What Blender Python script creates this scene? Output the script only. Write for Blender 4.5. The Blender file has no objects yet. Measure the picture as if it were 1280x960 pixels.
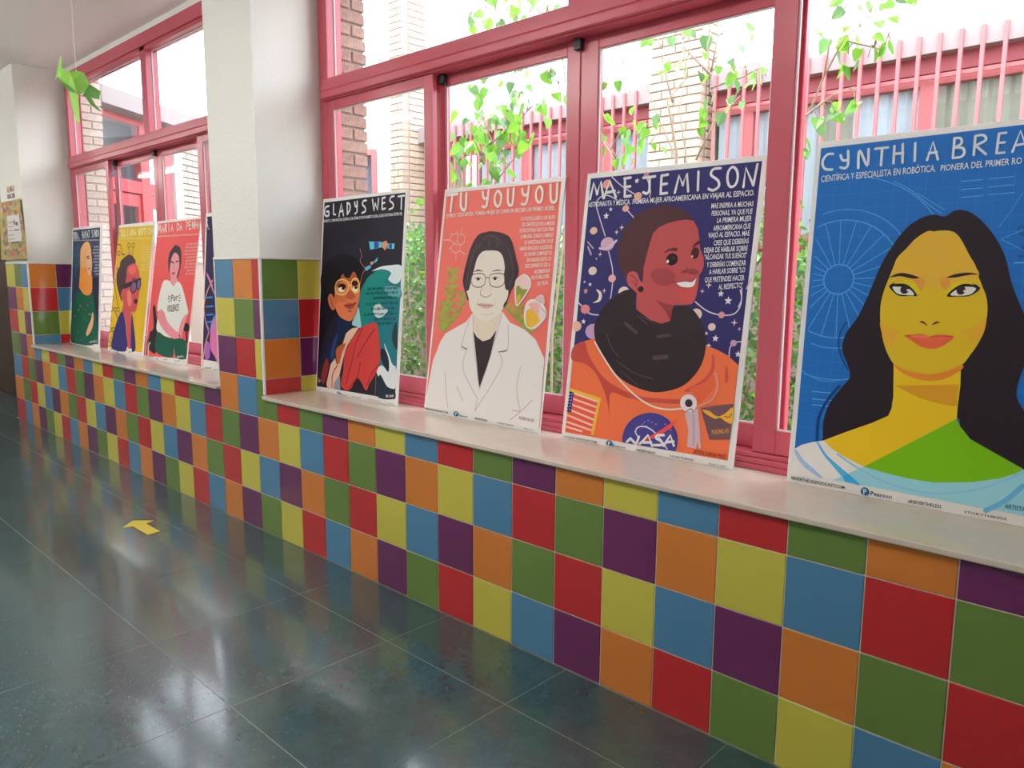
import bpy, math, random, json
from mathutils import Vector, Matrix
from mathutils.geometry import tessellate_polygon

# ------------------------------------------------------------------ camera, sky, sun, exposure
scn = bpy.context.scene
COL = scn.collection
cam_data = bpy.data.cameras.new('camera')
cam_data.sensor_width = 36.0
cam_data.lens = 959.19 / 1280 * 36.0
cam_data.clip_start = 0.05
cam = bpy.data.objects.new('camera', cam_data)
COL.objects.link(cam)
YAW, PITCH, ROLL = -0.7597, -0.1408, 0.0058
fw = Vector((math.sin(YAW) * math.cos(PITCH), math.cos(YAW) * math.cos(PITCH), math.sin(PITCH)))
rt = Vector((math.cos(YAW), -math.sin(YAW), 0))
up = rt.cross(fw)
rt, up = rt * math.cos(ROLL) + up * math.sin(ROLL), up * math.cos(ROLL) - rt * math.sin(ROLL)
M = Matrix((rt, up, -fw)).transposed().to_4x4()
M.translation = Vector((4.0109, -1.909, 1.3276))
cam.matrix_world = M
scn.camera = cam

world = bpy.data.worlds.new('sky')
world.use_nodes = True
scn.world = world
bg = world.node_tree.nodes['Background']
bg.inputs['Color'].default_value = (0.87, 0.93, 1.0, 1)
bg.inputs['Strength'].default_value = 6.8

sun_data = bpy.data.lights.new('sun', 'SUN')
sun_data.energy = 10.0
sun_data.angle = math.radians(3)
sun_data.color = (1.0, 0.95, 0.86)
sun = bpy.data.objects.new('sun', sun_data)
COL.objects.link(sun)
sun.rotation_euler = Vector((0.60, 0.06, -0.80)).to_track_quat('-Z', 'Y').to_euler()

LAMP_POWER = 80.0
scn.view_settings.view_transform = 'Standard'
scn.view_settings.look = 'None'
scn.view_settings.gamma = 1.0
scn.view_settings.use_curve_mapping = False
scn.view_settings.exposure = 0.0
scn.cycles.max_bounces = 10
scn.cycles.diffuse_bounces = 5
scn.cycles.transparent_max_bounces = 16
scn.cycles.caustics_reflective = False
scn.cycles.caustics_refractive = False

rnd = random.Random(7)

# ------------------------------------------------------------------ helpers
def lin(h):
    v = [int(h[i:i + 2], 16) / 255 for i in (0, 2, 4)]
    return tuple(c / 12.92 if c <= .04045 else ((c + .055) / 1.055) ** 2.4 for c in v)

MATS = {}
def mat(name, col, rough=.6, metal=0., spec=.5, noise=None, bump=None, coat=0.):
    """noise = (scale, amount): brightness mottling; bump = (scale, strength)"""
    if name in MATS:
        return MATS[name]
    if isinstance(col, str):
        col = lin(col)
    m = bpy.data.materials.new(name)
    m.use_nodes = True
    nt = m.node_tree
    b = nt.nodes['Principled BSDF']
    b.inputs['Base Color'].default_value = (*col, 1)
    b.inputs['Roughness'].default_value = rough
    b.inputs['Metallic'].default_value = metal
    b.inputs['Specular IOR Level'].default_value = spec
    b.inputs['Coat Weight'].default_value = coat
    b.inputs['Coat Roughness'].default_value = .08
    tc = nt.nodes.new('ShaderNodeTexCoord')
    if noise:
        n = nt.nodes.new('ShaderNodeTexNoise')
        n.inputs['Scale'].default_value = noise[0]
        n.inputs['Detail'].default_value = 5
        nt.links.new(tc.outputs['Object'], n.inputs['Vector'])
        r = nt.nodes.new('ShaderNodeValToRGB')
        a = noise[1]
        r.color_ramp.elements[0].position = .3
        r.color_ramp.elements[1].position = .7
        r.color_ramp.elements[0].color = (*[c * (1 - a) for c in col], 1)
        r.color_ramp.elements[1].color = (*[min(1, c * (1 + a)) for c in col], 1)
        nt.links.new(n.outputs['Fac'], r.inputs['Fac'])
        nt.links.new(r.outputs['Color'], b.inputs['Base Color'])
    if bump:
        n = nt.nodes.new('ShaderNodeTexNoise')
        n.inputs['Scale'].default_value = bump[0]
        n.inputs['Detail'].default_value = 4
        nt.links.new(tc.outputs['Object'], n.inputs['Vector'])
        u = nt.nodes.new('ShaderNodeBump')
        u.inputs['Strength'].default_value = bump[1]
        u.inputs['Distance'].default_value = .01
        nt.links.new(n.outputs['Fac'], u.inputs['Height'])
        nt.links.new(u.outputs['Normal'], b.inputs['Normal'])
    MATS[name] = m
    return m

def glass_mat(name, tint=(1, 1, 1), haze=0.):
    m = bpy.data.materials.new(name)
    m.use_nodes = True
    nt = m.node_tree
    nt.nodes.clear()
    out = nt.nodes.new('ShaderNodeOutputMaterial')
    mix = nt.nodes.new('ShaderNodeMixShader')
    tr = nt.nodes.new('ShaderNodeBsdfTransparent')
    tr.inputs['Color'].default_value = (*tint, 1)
    gl = nt.nodes.new('ShaderNodeBsdfGlossy')
    gl.inputs['Roughness'].default_value = .01
    fr = nt.nodes.new('ShaderNodeFresnel')
    ge = nt.nodes.new('ShaderNodeNewGeometry')
    ior = nt.nodes.new('ShaderNodeMapRange')      # same reflectance on both faces of the pane
    ior.inputs['To Min'].default_value = 1.22
    ior.inputs['To Max'].default_value = 1 / 1.22
    nt.links.new(ge.outputs['Backfacing'], ior.inputs['Value'])
    nt.links.new(ior.outputs[0], fr.inputs['IOR'])
    nt.links.new(fr.outputs[0], mix.inputs['Fac'])
    nt.links.new(tr.outputs[0], mix.inputs[1])
    nt.links.new(gl.outputs[0], mix.inputs[2])
    nt.links.new(mix.outputs[0], out.inputs['Surface'])
    MATS[name] = m
    return m

def leaf_mat(name, col):
    m = bpy.data.materials.new(name)
    m.use_nodes = True
    nt = m.node_tree
    nt.nodes.clear()
    out = nt.nodes.new('ShaderNodeOutputMaterial')
    mix = nt.nodes.new('ShaderNodeMixShader')
    mix.inputs['Fac'].default_value = .45
    d = nt.nodes.new('ShaderNodeBsdfPrincipled')
    d.inputs['Roughness'].default_value = .5
    t = nt.nodes.new('ShaderNodeBsdfTranslucent')
    oi = nt.nodes.new('ShaderNodeObjectInfo')
    hs = nt.nodes.new('ShaderNodeHueSaturation')
    hs.inputs['Color'].default_value = (*col, 1)
    mp = nt.nodes.new('ShaderNodeMapRange')
    mp.inputs['To Min'].default_value = .7
    mp.inputs['To Max'].default_value = 1.25
    nt.links.new(oi.outputs['Random'], mp.inputs['Value'])
    nt.links.new(mp.outputs[0], hs.inputs['Value'])
    nt.links.new(hs.outputs['Color'], d.inputs['Base Color'])
    nt.links.new(hs.outputs['Color'], t.inputs['Color'])
    nt.links.new(d.outputs[0], mix.inputs[1])
    nt.links.new(t.outputs[0], mix.inputs[2])
    nt.links.new(mix.outputs[0], out.inputs['Surface'])
    MATS[name] = m
    return m

class MB:
    """collects shapes and links them as ONE mesh object"""
    def __init__(s):
        s.v, s.f, s.mi = [], [], []
    def add(s, vs, fs, mi=0):
        o = len(s.v)
        s.v += [tuple(p) for p in vs]
        s.f += [[i + o for i in q] for q in fs]
        s.mi += [mi] * len(fs)
        return s
    def box(s, a, b, mi=0):
        (x0, y0, z0), (x1, y1, z1) = a, b
        x0, x1 = min(x0, x1), max(x0, x1); y0, y1 = min(y0, y1), max(y0, y1); z0, z1 = min(z0, z1), max(z0, z1)
        v = [(x0, y0, z0), (x1, y0, z0), (x1, y1, z0), (x0, y1, z0), (x0, y0, z1), (x1, y0, z1), (x1, y1, z1), (x0, y1, z1)]
        return s.add(v, [(0, 3, 2, 1), (4, 5, 6, 7), (0, 1, 5, 4), (1, 2, 6, 5), (2, 3, 7, 6), (3, 0, 4, 7)], mi)
    def bevel_box(s, a, b, c=.002, mi=0):
        """box with all edges chamfered"""
        (x0, y0, z0), (x1, y1, z1) = a, b
        x0, x1 = min(x0, x1), max(x0, x1); y0, y1 = min(y0, y1), max(y0, y1); z0, z1 = min(z0, z1), max(z0, z1)
        vs = []; idx = {}
        for ix, X in ((0, x0), (1, x1)):
            for iy, Y in ((0, y0), (1, y1)):
                for iz, Z in ((0, z0), (1, z1)):
                    sx, sy, sz = (c if ix == 0 else -c), (c if iy == 0 else -c), (c if iz == 0 else -c)
                    for k, p in enumerate(((X, Y + sy, Z + sz), (X + sx, Y, Z + sz), (X + sx, Y + sy, Z))):
                        idx[ix, iy, iz, k] = len(vs); vs.append(p)
        fs = []
        g = lambda *t: idx[t]
        for i in (0, 1):
            q = [g(i, 0, 0, 0), g(i, 1, 0, 0), g(i, 1, 1, 0), g(i, 0, 1, 0)]; fs.append(q if i else q[::-1])
            q = [g(0, i, 0, 1), g(1, i, 0, 1), g(1, i, 1, 1), g(0, i, 1, 1)]; fs.append(q[::-1] if i else q)
            q = [g(0, 0, i, 2), g(1, 0, i, 2), g(1, 1, i, 2), g(0, 1, i, 2)]; fs.append(q if i else q[::-1])
        for i in (0, 1):
            for j in (0, 1):
                q = [g(i, j, 0, 0), g(i, j, 1, 0), g(i, j, 1, 1), g(i, j, 0, 1)]; fs.append(q if i == j else q[::-1])
                q = [g(i, 0, j, 0), g(i, 0, j, 2), g(i, 1, j, 2), g(i, 1, j, 0)]; fs.append(q if i == j else q[::-1])
                q = [g(0, i, j, 1), g(1, i, j, 1), g(1, i, j, 2), g(0, i, j, 2)]; fs.append(q if i == j else q[::-1])
                for k in (0, 1):
                    q = [g(i, j, k, 0), g(i, j, k, 1), g(i, j, k, 2)]; fs.append(q if (i + j + k) % 2 else q[::-1])
        return s.add(vs, fs, mi)
    def prism(s, pts, d, mi=0):
        """closed outline pts (3D) extruded by vector d"""
        n = len(pts)
        v = [Vector(p) for p in pts]; w = [p + Vector(d) for p in v]
        s.add(v + w, [list(range(n))[::-1], list(range(n, 2 * n))] + [(i, (i + 1) % n, n + (i + 1) % n, n + i) for i in range(n)], mi)
        return s
    def tube(s, pts, rads, n=6, mi=0):
        pts = [Vector(p) for p in pts]
        if not hasattr(rads, '__len__'):
            rads = [rads] * len(pts)
        rings = []
        for i, p in enumerate(pts):
            t = (pts[min(i + 1, len(pts) - 1)] - pts[max(i - 1, 0)]).normalized()
            a = t.orthogonal().normalized()
            if i and rings:
                a = (prev - t * prev.dot(t)).normalized()
            prev = a
            b = t.cross(a)
            rings.append([p + (a * math.cos(2 * math.pi * k / n) + b * math.sin(2 * math.pi * k / n)) * rads[i] for k in range(n)])
        v = [q for r in rings for q in r]
        f = [(i * n + k, i * n + (k + 1) % n, (i + 1) * n + (k + 1) % n, (i + 1) * n + k) for i in range(len(pts) - 1) for k in range(n)]
        f += [tuple(range(n))[::-1], tuple((len(pts) - 1) * n + k for k in range(n))]
        return s.add(v, f, mi)
    def mesh(s, name, mats):
        me = bpy.data.meshes.new(name)
        me.from_pydata(s.v, [], s.f)
        for m in (mats if isinstance(mats, (list, tuple)) else [mats]):
            me.materials.append(m)
        me.polygons.foreach_set('material_index', s.mi)
        me.update()
        return me
    def build(s, name, mats, parent=None, **props):
        return place(name, s.mesh(name, mats), parent, **props)

def place(name, me, parent=None, loc=None, rot=None, **props):
    o = bpy.data.objects.new(name, me)
    COL.objects.link(o)
    if parent: o.parent = parent
    if loc is not None: o.location = loc
    if rot is not None: o.rotation_euler = rot
    for k, v in props.items(): o[k] = v
    return o

def empty(name, loc=(0, 0, 0), rot=(0, 0, 0), **props):
    return place(name, None, None, loc, rot, **props)

def smooth(o):
    for p in o.data.polygons: p.use_smooth = True
    return o

S = 'structure'
# ------------------------------------------------------------------ materials
plaster = mat('plaster_paint', (.76, .755, .71), .75, bump=(60, .25))
plaster_c = mat('ceiling_paint', (.90, .90, .90), .85, bump=(40, .15))
trim_w = mat('tile_edge_trim', (.78, .76, .74), .35)
grout = mat('grout', (.66, .58, .46), .9, bump=(120, .3))
TILE = {k: mat('ceramic_' + n, c, .13, spec=.55, bump=(5, .02)) for k, n, c in (
    ('Y', 'yellow', (.560, .500, .068)), ('O', 'orange', (.600, .190, .030)), ('B', 'blue', (.070, .210, .370)),
    ('R', 'red', (.470, .018, .022)), ('P', 'purple', (.130, .018, .095)), ('G', 'green', (.120, .205, .040)))}
stone = mat('polished_cream_stone', (.63, .55, .47), .12, noise=(30, .025), spec=.6)
red_p = mat('red_lacquered_aluminium', (.50, .075, .110), .26, spec=.5)
black_p = mat('stop_and_gap_black', (.015, .015, .018), .5)
bead = mat('glazing_bead_rubber', (.55, .53, .54), .4)
gls = glass_mat('window_glass')
gls_far = glass_mat('far_glass', (.92, .96, .98))
board_m = mat('white_foam_board', (.79, .77, .76), .5)

# ------------------------------------------------------------------ room shell
PX0, PX1 = -0.01, 0.482           # the pillar between the two windows
LX0, LX1 = -4.06, -3.40           # the pillar at the left end
RX0 = 3.80
H = 3.0
SZ = 0.72                         # sill height
YW = 0.34                         # window plane

# floor: slab with recessed joints and 60 cm tiles
floor = MB().box((-9, -3.4, -.14), (6.2, .5, -.0007)).build('floor', mat('floor_joint', (.20, .22, .17), .5), kind=S)
fm = bpy.data.materials.new('green_marbled_floor')
fm.use_nodes = True
nt = fm.node_tree
b = nt.nodes['Principled BSDF']
b.inputs['Roughness'].default_value = .22
b.inputs['Specular IOR Level'].default_value = .7
b.inputs['Coat Weight'].default_value = .5
b.inputs['Coat Roughness'].default_value = .09
tc = nt.nodes.new('ShaderNodeTexCoord')
geo = nt.nodes.new('ShaderNodeNewGeometry')
n1 = nt.nodes.new('ShaderNodeTexNoise'); n1.inputs['Scale'].default_value = 9; n1.inputs['Detail'].default_value = 6; n1.inputs['Roughness'].default_value = .7
nt.links.new(geo.outputs['Position'], n1.inputs['Vector'])
r1 = nt.nodes.new('ShaderNodeValToRGB')
r1.color_ramp.elements[0].position = .3; r1.color_ramp.elements[0].color = (.026, .058, .060, 1)
r1.color_ramp.elements[1].position = .75; r1.color_ramp.elements[1].color = (.060, .092, .090, 1)
e = r1.color_ramp.elements.new(.55); e.color = (.032, .080, .088, 1)
nt.links.new(n1.outputs['Fac'], r1.inputs['Fac'])
mapn = nt.nodes.new('ShaderNodeMapping'); mapn.inputs['Rotation'].default_value = (0, 0, .6); mapn.inputs['Scale'].default_value = (60, 210, 60)
nt.links.new(geo.outputs['Position'], mapn.inputs['Vector'])
n2 = nt.nodes.new('ShaderNodeTexNoise'); n2.inputs['Scale'].default_value = 1; n2.inputs['Detail'].default_value = 3; n2.inputs['Distortion'].default_value = .3
nt.links.new(mapn.outputs[0], n2.inputs['Vector'])
r2 = nt.nodes.new('ShaderNodeValToRGB')
r2.color_ramp.elements[0].position = .62; r2.color_ramp.elements[0].color = (0, 0, 0, 1)
r2.color_ramp.elements[1].position = .74; r2.color_ramp.elements[1].color = (.5, .5, .5, 1)
nt.links.new(n2.outputs['Fac'], r2.inputs['Fac'])
mx = nt.nodes.new('ShaderNodeMixRGB'); mx.inputs[2].default_value = (.15, .22, .20, 1)
nt.links.new(r2.outputs['Color'], mx.inputs['Fac']); nt.links.new(r1.outputs['Color'], mx.inputs[1])
nt.links.new(mx.outputs[0], b.inputs['Base Color'])
n3 = nt.nodes.new('ShaderNodeTexNoise'); n3.inputs['Scale'].default_value = 2.5; n3.inputs['Detail'].default_value = 5
nt.links.new(geo.outputs['Position'], n3.inputs['Vector'])
mr = nt.nodes.new('ShaderNodeMapRange'); mr.inputs['To Min'].default_value = .14; mr.inputs['To Max'].default_value = .30
nt.links.new(n3.outputs['Fac'], mr.inputs['Value']); nt.links.new(mr.outputs[0], b.inputs['Roughness'])

ftm = {}
def floor_tile(x0, x1, y0, y1):
    w, d = round(x1 - x0, 3), round(y1 - y0, 3)
    if (w, d) not in ftm:
        ftm[w, d] = MB().bevel_box((-w / 2 + .0011, -d / 2 + .0011, -.02), (w / 2 - .0011, d / 2 - .0011, 0), .0005).mesh('floor_tile', fm)
    place('floor_tile', ftm[w, d], floor, ((x0 + x1) / 2, (y0 + y1) / 2, 0))
xs = [.06 + .6 * k for k in range(-14, 10)]
for i in range(len(xs) - 1):
    for y0, y1 in ((-.30, -.004), (-.90, -.30), (-1.50, -.90), (-2.10, -1.50), (-2.70, -2.10), (-3.30, -2.70)):
        floor_tile(xs[i], xs[i + 1], y0, y1)
    if xs[i] < LX0 - .1:
        floor_tile(xs[i], min(xs[i + 1], LX0), -.004, .40)

ceiling = MB().box((-9, -3.5, H), (6.2, .56, H + .22)).build('ceiling', plaster_c, kind=S)

# window wall: parapet, pillars, outer skin
wr = MB()
BK = .0028                                    # plaster / grout plane lies 8 mm behind the tile faces
for a, bx, z1 in ((LX0, LX1, H), (PX0, PX1, H), (RX0, 6.2, H)):
    wr.box((a, .004, 1.405), (bx, .46, z1))
wr.box((LX1, YW + .012, 2.955), (PX0, .46, H)).box((PX1, YW + .012, 2.955), (RX0, .46, H))
wall_right = wr.build('wall_right', plaster, kind=S)
g = MB()
for a, bx in ((LX0, LX1), (PX0, PX1), (RX0, 6.2)):
    g.box((a + BK, BK, 0), (bx - BK, .46, 1.405))
g.box((LX1 - BK, BK, 0), (PX0 + BK, .46, .70)).box((PX1 - BK, BK, 0), (RX0 + BK, .46, .70))
g.build('tile_bed', grout, wall_right)
# white trims: ledge on the tiles, corner beads
tr = MB()
for a, bx in ((LX0, LX1), (PX0, PX1), (RX0, 6.2)):
    tr.bevel_box((a - .002, -.003, 1.40), (bx + .003, .34, 1.412), .002)
for x in (LX1, PX1):
    tr.bevel_box((x - .014, -.0015, SZ + .0005), (x + .0015, .010, 1.40), .002)
tr.bevel_box((PX0 - .001, -.001, SZ + .0005), (PX0 + .006, .01, 1.40), .001)
tr.build('tile_edge_strip', trim_w, wall_right)

rows = {0: ('RBOPGY' * 5)[:27] + 'PGRYBPORGYBORP', 1: 'OGRYBP' * 7, 2: 'BRGPOY' * 7}
row3 = {x: 'BYRGPO'[(x + 17) % 6] for x in range(-17, 0)}
row3.update({x: 'OBGRGPOYBRGPOYBRGOPGBR'[x] for x in range(22)})
tms = {}
def wall_tile(c, w, h, loc, rz=0):
    k = (c, round(w, 3), round(h, 3))
    if k not in tms:
        q = .0017
        tms[k] = MB().bevel_box((q, 0, q), (w - q, .009, h - q), .0013).mesh('tile', TILE[c])
    place('tile', tms[k], wall_right, loc, (0, 0, rz))
T = .2
for r in (0, 1, 2):
    for x in range(-20, 21):
        x0 = x * T; w = T
        if x == -20: x0, w = LX0, T + (-20 * T - LX0)
        wall_tile(rows[r][x + 20], w, T, (x0, 0, r * T))
for x in range(-17, 20):
    c = row3[x]
    if x in (0, 1):
        wall_tile(c, T, T, (x * T, 0, .6))
    elif x == 2:
        wall_tile(c, PX1 - .4, T, (.4, 0, .6)); wall_tile(c, .6 - PX1, .101, (PX1, 0, .6))
    else:
        wall_tile(c, T, .101, (x * T, 0, .6))
for r, s3 in ((3, 'GPO'), (4, 'RYP'), (5, 'POY'), (6, 'YGB')):
    for k in range(3):
        x0 = (-20 + k) * T; w = T
        if k == 0: x0, w = LX0, T + (-20 * T - LX0)
        wall_tile(s3[k], w, T, (x0, 0, r * T))
for r, s3 in ((4, 'PRY'), (5, 'YGP'), (6, 'BOR')):
    for k in range(3):
        wall_tile(s3[k], T if k < 2 else PX1 - .4 - .006, T, (k * T, 0, r * T))
# reveals (faces turned to +x)
for X, cols in ((PX1, {6: 'GY', 5: 'BR', 4: 'OP', 3: 'RY'}), (LX1, {6: 'OP', 5: 'RB', 4: 'GY', 3: 'BR'})):
    for r, s2 in cols.items():
        z0 = r * T if r > 3 else SZ + .001
        h = T if r > 3 else .8 - z0
        wall_tile(s2[0], .2, h, (X, .010, z0), math.pi / 2)
        wall_tile(s2[1], .128, h, (X, .210, z0), math.pi / 2)

# sills
for n, (a, bx) in enumerate(((PX1 - .0, RX0), (LX1, PX0)), 1):
    q = MB()
    if n == 1: q.bevel_box((a + .006, -.022, .702), (bx, .42, SZ), .003)
    else: q.bevel_box((a + .006, -.022, .702), (bx - .001, .42, SZ), .003)
    q.build('trim_%d' % n, stone, kind=S)

# other walls of the corridor
MB().box((-9, -3.5, -.1), (6.2, -3.3, H)).build('wall_left', plaster, kind=S)
MB().box((6.0, -3.3, -.1), (6.2, .5, H)).build('wall_near', plaster, kind=S)
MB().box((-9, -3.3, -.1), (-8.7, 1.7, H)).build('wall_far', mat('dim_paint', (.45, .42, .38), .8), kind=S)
MB().box((-9, .40, -.1), (LX0 + .02, .46, H)).build('wall_back', plaster, kind=S)
wd = mat('dark_stained_wood', (.045, .020, .012), .45, noise=(6, .4))
dr = empty('door_1', (-6.4, .40, 0), kind=S)
for a in (-1.2, .005):
    d = MB().bevel_box((a, -.05, 0), (a + 1.195, -.001, 2.15), .004).bevel_box((a + .14, -.056, .2), (a + 1.05, -.049, .95), .003).bevel_box((a + .14, -.056, 1.1), (a + 1.05, -.049, 1.95), .003).build('door_leaf', wd, dr)
MB().bevel_box((-1.30, -.07, 0), (-1.202, 0, 2.25), .004).bevel_box((1.204, -.07, 0), (1.30, 0, 2.25), .004).bevel_box((-1.202, -.07, 2.152), (1.204, 0, 2.25), .004).build('door_frame', wd, dr)
MB().box((-.75, -.062, 1.2), (-.55, -.0565, 1.4)).build('notice', mat('yellow_notice', (.7, .5, .05), .6), dr)

# ------------------------------------------------------------------ windows
def rect_frame(mb, x0, x1, z0, z1, y0, y1, wl, wr_, wb, wt, c=.003):
    mb.bevel_box((x0, y0, z0), (x0 + wl, y1, z1), c)
    mb.bevel_box((x1 - wr_, y0, z0), (x1, y1, z1), c)
    mb.bevel_box((x0 + wl - .002, y0 + .001, z0), (x1 - wr_ + .002, y1, z0 + wb), c)
    mb.bevel_box((x0 + wl - .002, y0 + .001, z1 - wt), (x1 - wr_ + .002, y1, z1), c)

def window(n, X):
    W = 3.31
    root = empty('window_%d' % n, (X, 0, SZ), kind=S)
    mb = MB()
    Z = SZ
    z = lambda v: v - Z
    for a, s in ((0, 1), (W, -1)):
        mb.bevel_box((a, YW + .024, 0), (a + s * .05, .46, z(2.955)), .003)
        mb.bevel_box((a + s * .05, YW + .012, z(2.29)), (a + s * .094, .44, z(2.90)), .003)
    mb.bevel_box((.048, YW, z(2.87)), (W - .048, .46, z(2.955)), .003)
    mb.bevel_box((.048, YW + .012, z(2.845)), (W - .048, .44, z(2.872)), .003)
    mb.bevel_box((.048, YW + .001, 0), (W - .048, .47, z(.738)), .003)
    mb.bevel_box((.048, YW + .008, z(.738)), (W - .048, .47, z(.756)), .002)
    mb.bevel_box((.048, YW + .017, z(.756)), (W - .048, .47, z(.772)), .002)
    mb.build('outer_frame', red_p, root)
    t = MB()
    t.bevel_box((.048, YW, z(2.235)), (W - .048, .46, z(2.29)), .003)
    t.prism([(.05, YW, z(2.235)), (.05, YW - .005, z(2.228)), (.05, YW - .005, z(2.20)), (.05, YW, z(2.196)), (.05, YW + .03, z(2.196)), (.05, YW + .03, z(2.235))], (W - .1, 0, 0))
    t.bevel_box((.048, YW + .012, z(2.19)), (W - .048, .46, z(2.236)), .002)
    t.build('transom_bar', red_p, root)
    c = 2.165 - PX1
    MB().bevel_box((c - .043, YW + .012, z(2.289)), (c + .043, .44, z(2.872)), .003).build('mullion', red_p, root)
    for a, bx in ((.093, c - .042), (c + .042, W - .093)):
        pn = MB().box((a, .405, z(2.288)), (bx, .411, z(2.847))).build('top_pane', gls, root)
        q = MB()
        rect_frame(q, a, bx, z(2.29), z(2.846), .395, .404, .006, .006, .006, .006, .001)
        q.build('glazing_bead', bead, pn)
    # four sliding sashes: outer pair in front
    Y1, Y2 = .366, .424
    for x0, x1, y, wl, wr_ in ((.052, .875, Y1, .063, .059), (.828, 1.648, Y2, .069, .065), (1.650, 2.500, Y2, .082, .075), (2.423, 3.258, Y1, .077, .063)):
        s = MB()
        rect_frame(s, x0, x1, z(.773), z(2.195), y, y + .028, wl, wr_, .078, .052)
        so = s.build('sash', red_p, root)
        MB().box((x0 + wl - .004, y + .011, z(.848)), (x1 - wr_ + .004, y + .016, z(2.146))).build('pane', gls, so)
        q = MB()
        rect_frame(q, x0 + wl - .001, x1 - wr_ + .001, z(.850), z(2.144), y + .004, y + .0105, .006, .006, .006, .006, .001)
        q.build('glazing_bead', bead, so)
    for x in (.893, 1.649):  # first block blackens a shaded gap between sashes, second is a plastic stop
        MB().bevel_box((x - .017, .398, z(2.150)), (x + .017, .423, z(2.1895)), .002).build('stop_and_gap_block', black_p, root)
    return root
window(1, PX1 + .006)
window(2, LX1 + .045)

# ------------------------------------------------------------------ corridor lamps (out of frame above)
em = bpy.data.materials.new('lamp_diffuser')
em.use_nodes = True
bb = em.node_tree.nodes['Principled BSDF']
bb.inputs['Emission Color'].default_value = (1, .965, .92, 1)
bb.inputs['Emission Strength'].default_value = LAMP_POWER
white_m = mat('white_enamel', (.8, .8, .8), .4)
for i, x in enumerate((-7.5, -4.9, -2.3, .3, 2.7)):
    r = empty('ceiling_lamp', (x, -1.95, H), label='long white twin tube ceiling lamp above the corridor, number %s from the far end' % ('one', 'two', 'three', 'four', 'five')[i], category='lamp', group='ceiling lamps')
    MB().bevel_box((-.70, -.05, -.20), (.70, .05, -.165), .004).bevel_box((-.70, -.05, -.27), (-.67, .05, -.2001), .003).bevel_box((.67, -.05, -.27), (.70, .05, -.2001), .003).bevel_box((-.5, -.01, -.1649), (-.48, .01, 0), .002).bevel_box((.48, -.01, -.1649), (.5, .01, 0), .002).build('housing', white_m, r)
    for y in (-.032, .032):
        MB().tube([(-.669, y, -.245), (.669, y, -.245)], .013, 10).build('tube', em, r)

# ------------------------------------------------------------------ outside
ground_m = mat('pale_concrete', (0.340, 0.326, 0.296), .9, noise=(2, .15))
MB().box((-14, .46, -.2), (12, 14, -.02)).build('ground', ground_m, kind=S)
brick_near = [mat('brick_red_%d' % i, c, .85, noise=(25, .18), bump=(60, .6)) for i, c in enumerate(((0.296, 0.174, 0.141), (0.326, 0.200, 0.163), (0.274, 0.163, 0.137)))]
mortar_near = mat('mortar_brown', (0.266, 0.200, 0.170), .95, bump=(80, .5))
brick_far = [mat('brick_tan_%d' % i, c, .85, noise=(18, .14)) for i, c in enumerate(((0.459, 0.348, 0.266), (0.488, 0.377, 0.296), (0.429, 0.318, 0.244)))]
mortar_far = mat('mortar_tan', (0.296, 0.222, 0.178), .95)
bms = {}
def brick(parent, w, d, h, loc, rz, ms, key):
    k = (key, round(w, 3), round(d, 3), round(h, 3), rnd.randrange(3))
    if k not in bms:
        bms[k] = MB().bevel_box((0, 0, 0), (w, d, h), .004).mesh('brick', ms[k[4]])
    return place('brick', bms[k], parent, loc, (0, 0, rz))

brick_lit_pale = [mat('brick_lit_pale_%d' % i, c, .85, noise=(25, .10), bump=(60, .6)) for i, c in enumerate(((0.503, 0.407, 0.355), (0.533, 0.437, 0.385), (0.474, 0.370, 0.326)))]  # pale brick copy; bright, washed-out daylight is put into its colour
mortar_lit_pale = mat('mortar_lit_pale', (0.407, 0.333, 0.289), .95)
def near_pier(x, label, ms, mo):
    r = empty('brick_pier', (x, .465, .0), label=label, category='pier')
    MB().box((-.45, 0, -.1), (-.008, .155, 3.2)).build('core', mo, r)
    n = 0
    zc = .60
    while zc < 3.15:
        j = rnd.uniform(-.004, .005)
        if n % 2: brick(r, .168 + j, .09, .054, (0, 0, zc), math.pi / 2, ms, ms[0].name)
        else:
            brick(r, .072, .09, .054, (0, 0, zc), math.pi / 2, ms, ms[0].name)
            brick(r, .085 + j, .09, .054, (0, .083, zc), math.pi / 2, ms, ms[0].name)
        zc += .065; n += 1
    return r
near_pier(.520, 'reddish brick pier just outside the left edge of the nearer window', brick_near, mortar_near)
near_pier(-3.30, 'brick pier coloured pale for bright light, just outside the left edge of the farther window', brick_lit_pale, mortar_lit_pale)

pink = mat('glare_lightened_red', (0.496, 0.128, 0.136), .5)  # red lightened to pink; overexposed glare is put into the colour
dkred = mat('eave_shaded_red', (0.336, 0.056, 0.072), .5)  # darker red for the frame top; shade under the eave painted in
white_o = mat('outside_white_render', (0.592, 0.577, 0.577), .8)
eave_m = mat('pinkish_eave_render', (0.296, 0.252, 0.255), .8)
curtain_m = mat('beige_curtain', (0.370, 0.340, 0.252), .9)
curtain_w = mat('white_curtain', (0.555, 0.570, 0.592), .9)
room_d = mat('dim_room_wall', (0.208, 0.240, 0.288), .9)

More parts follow.
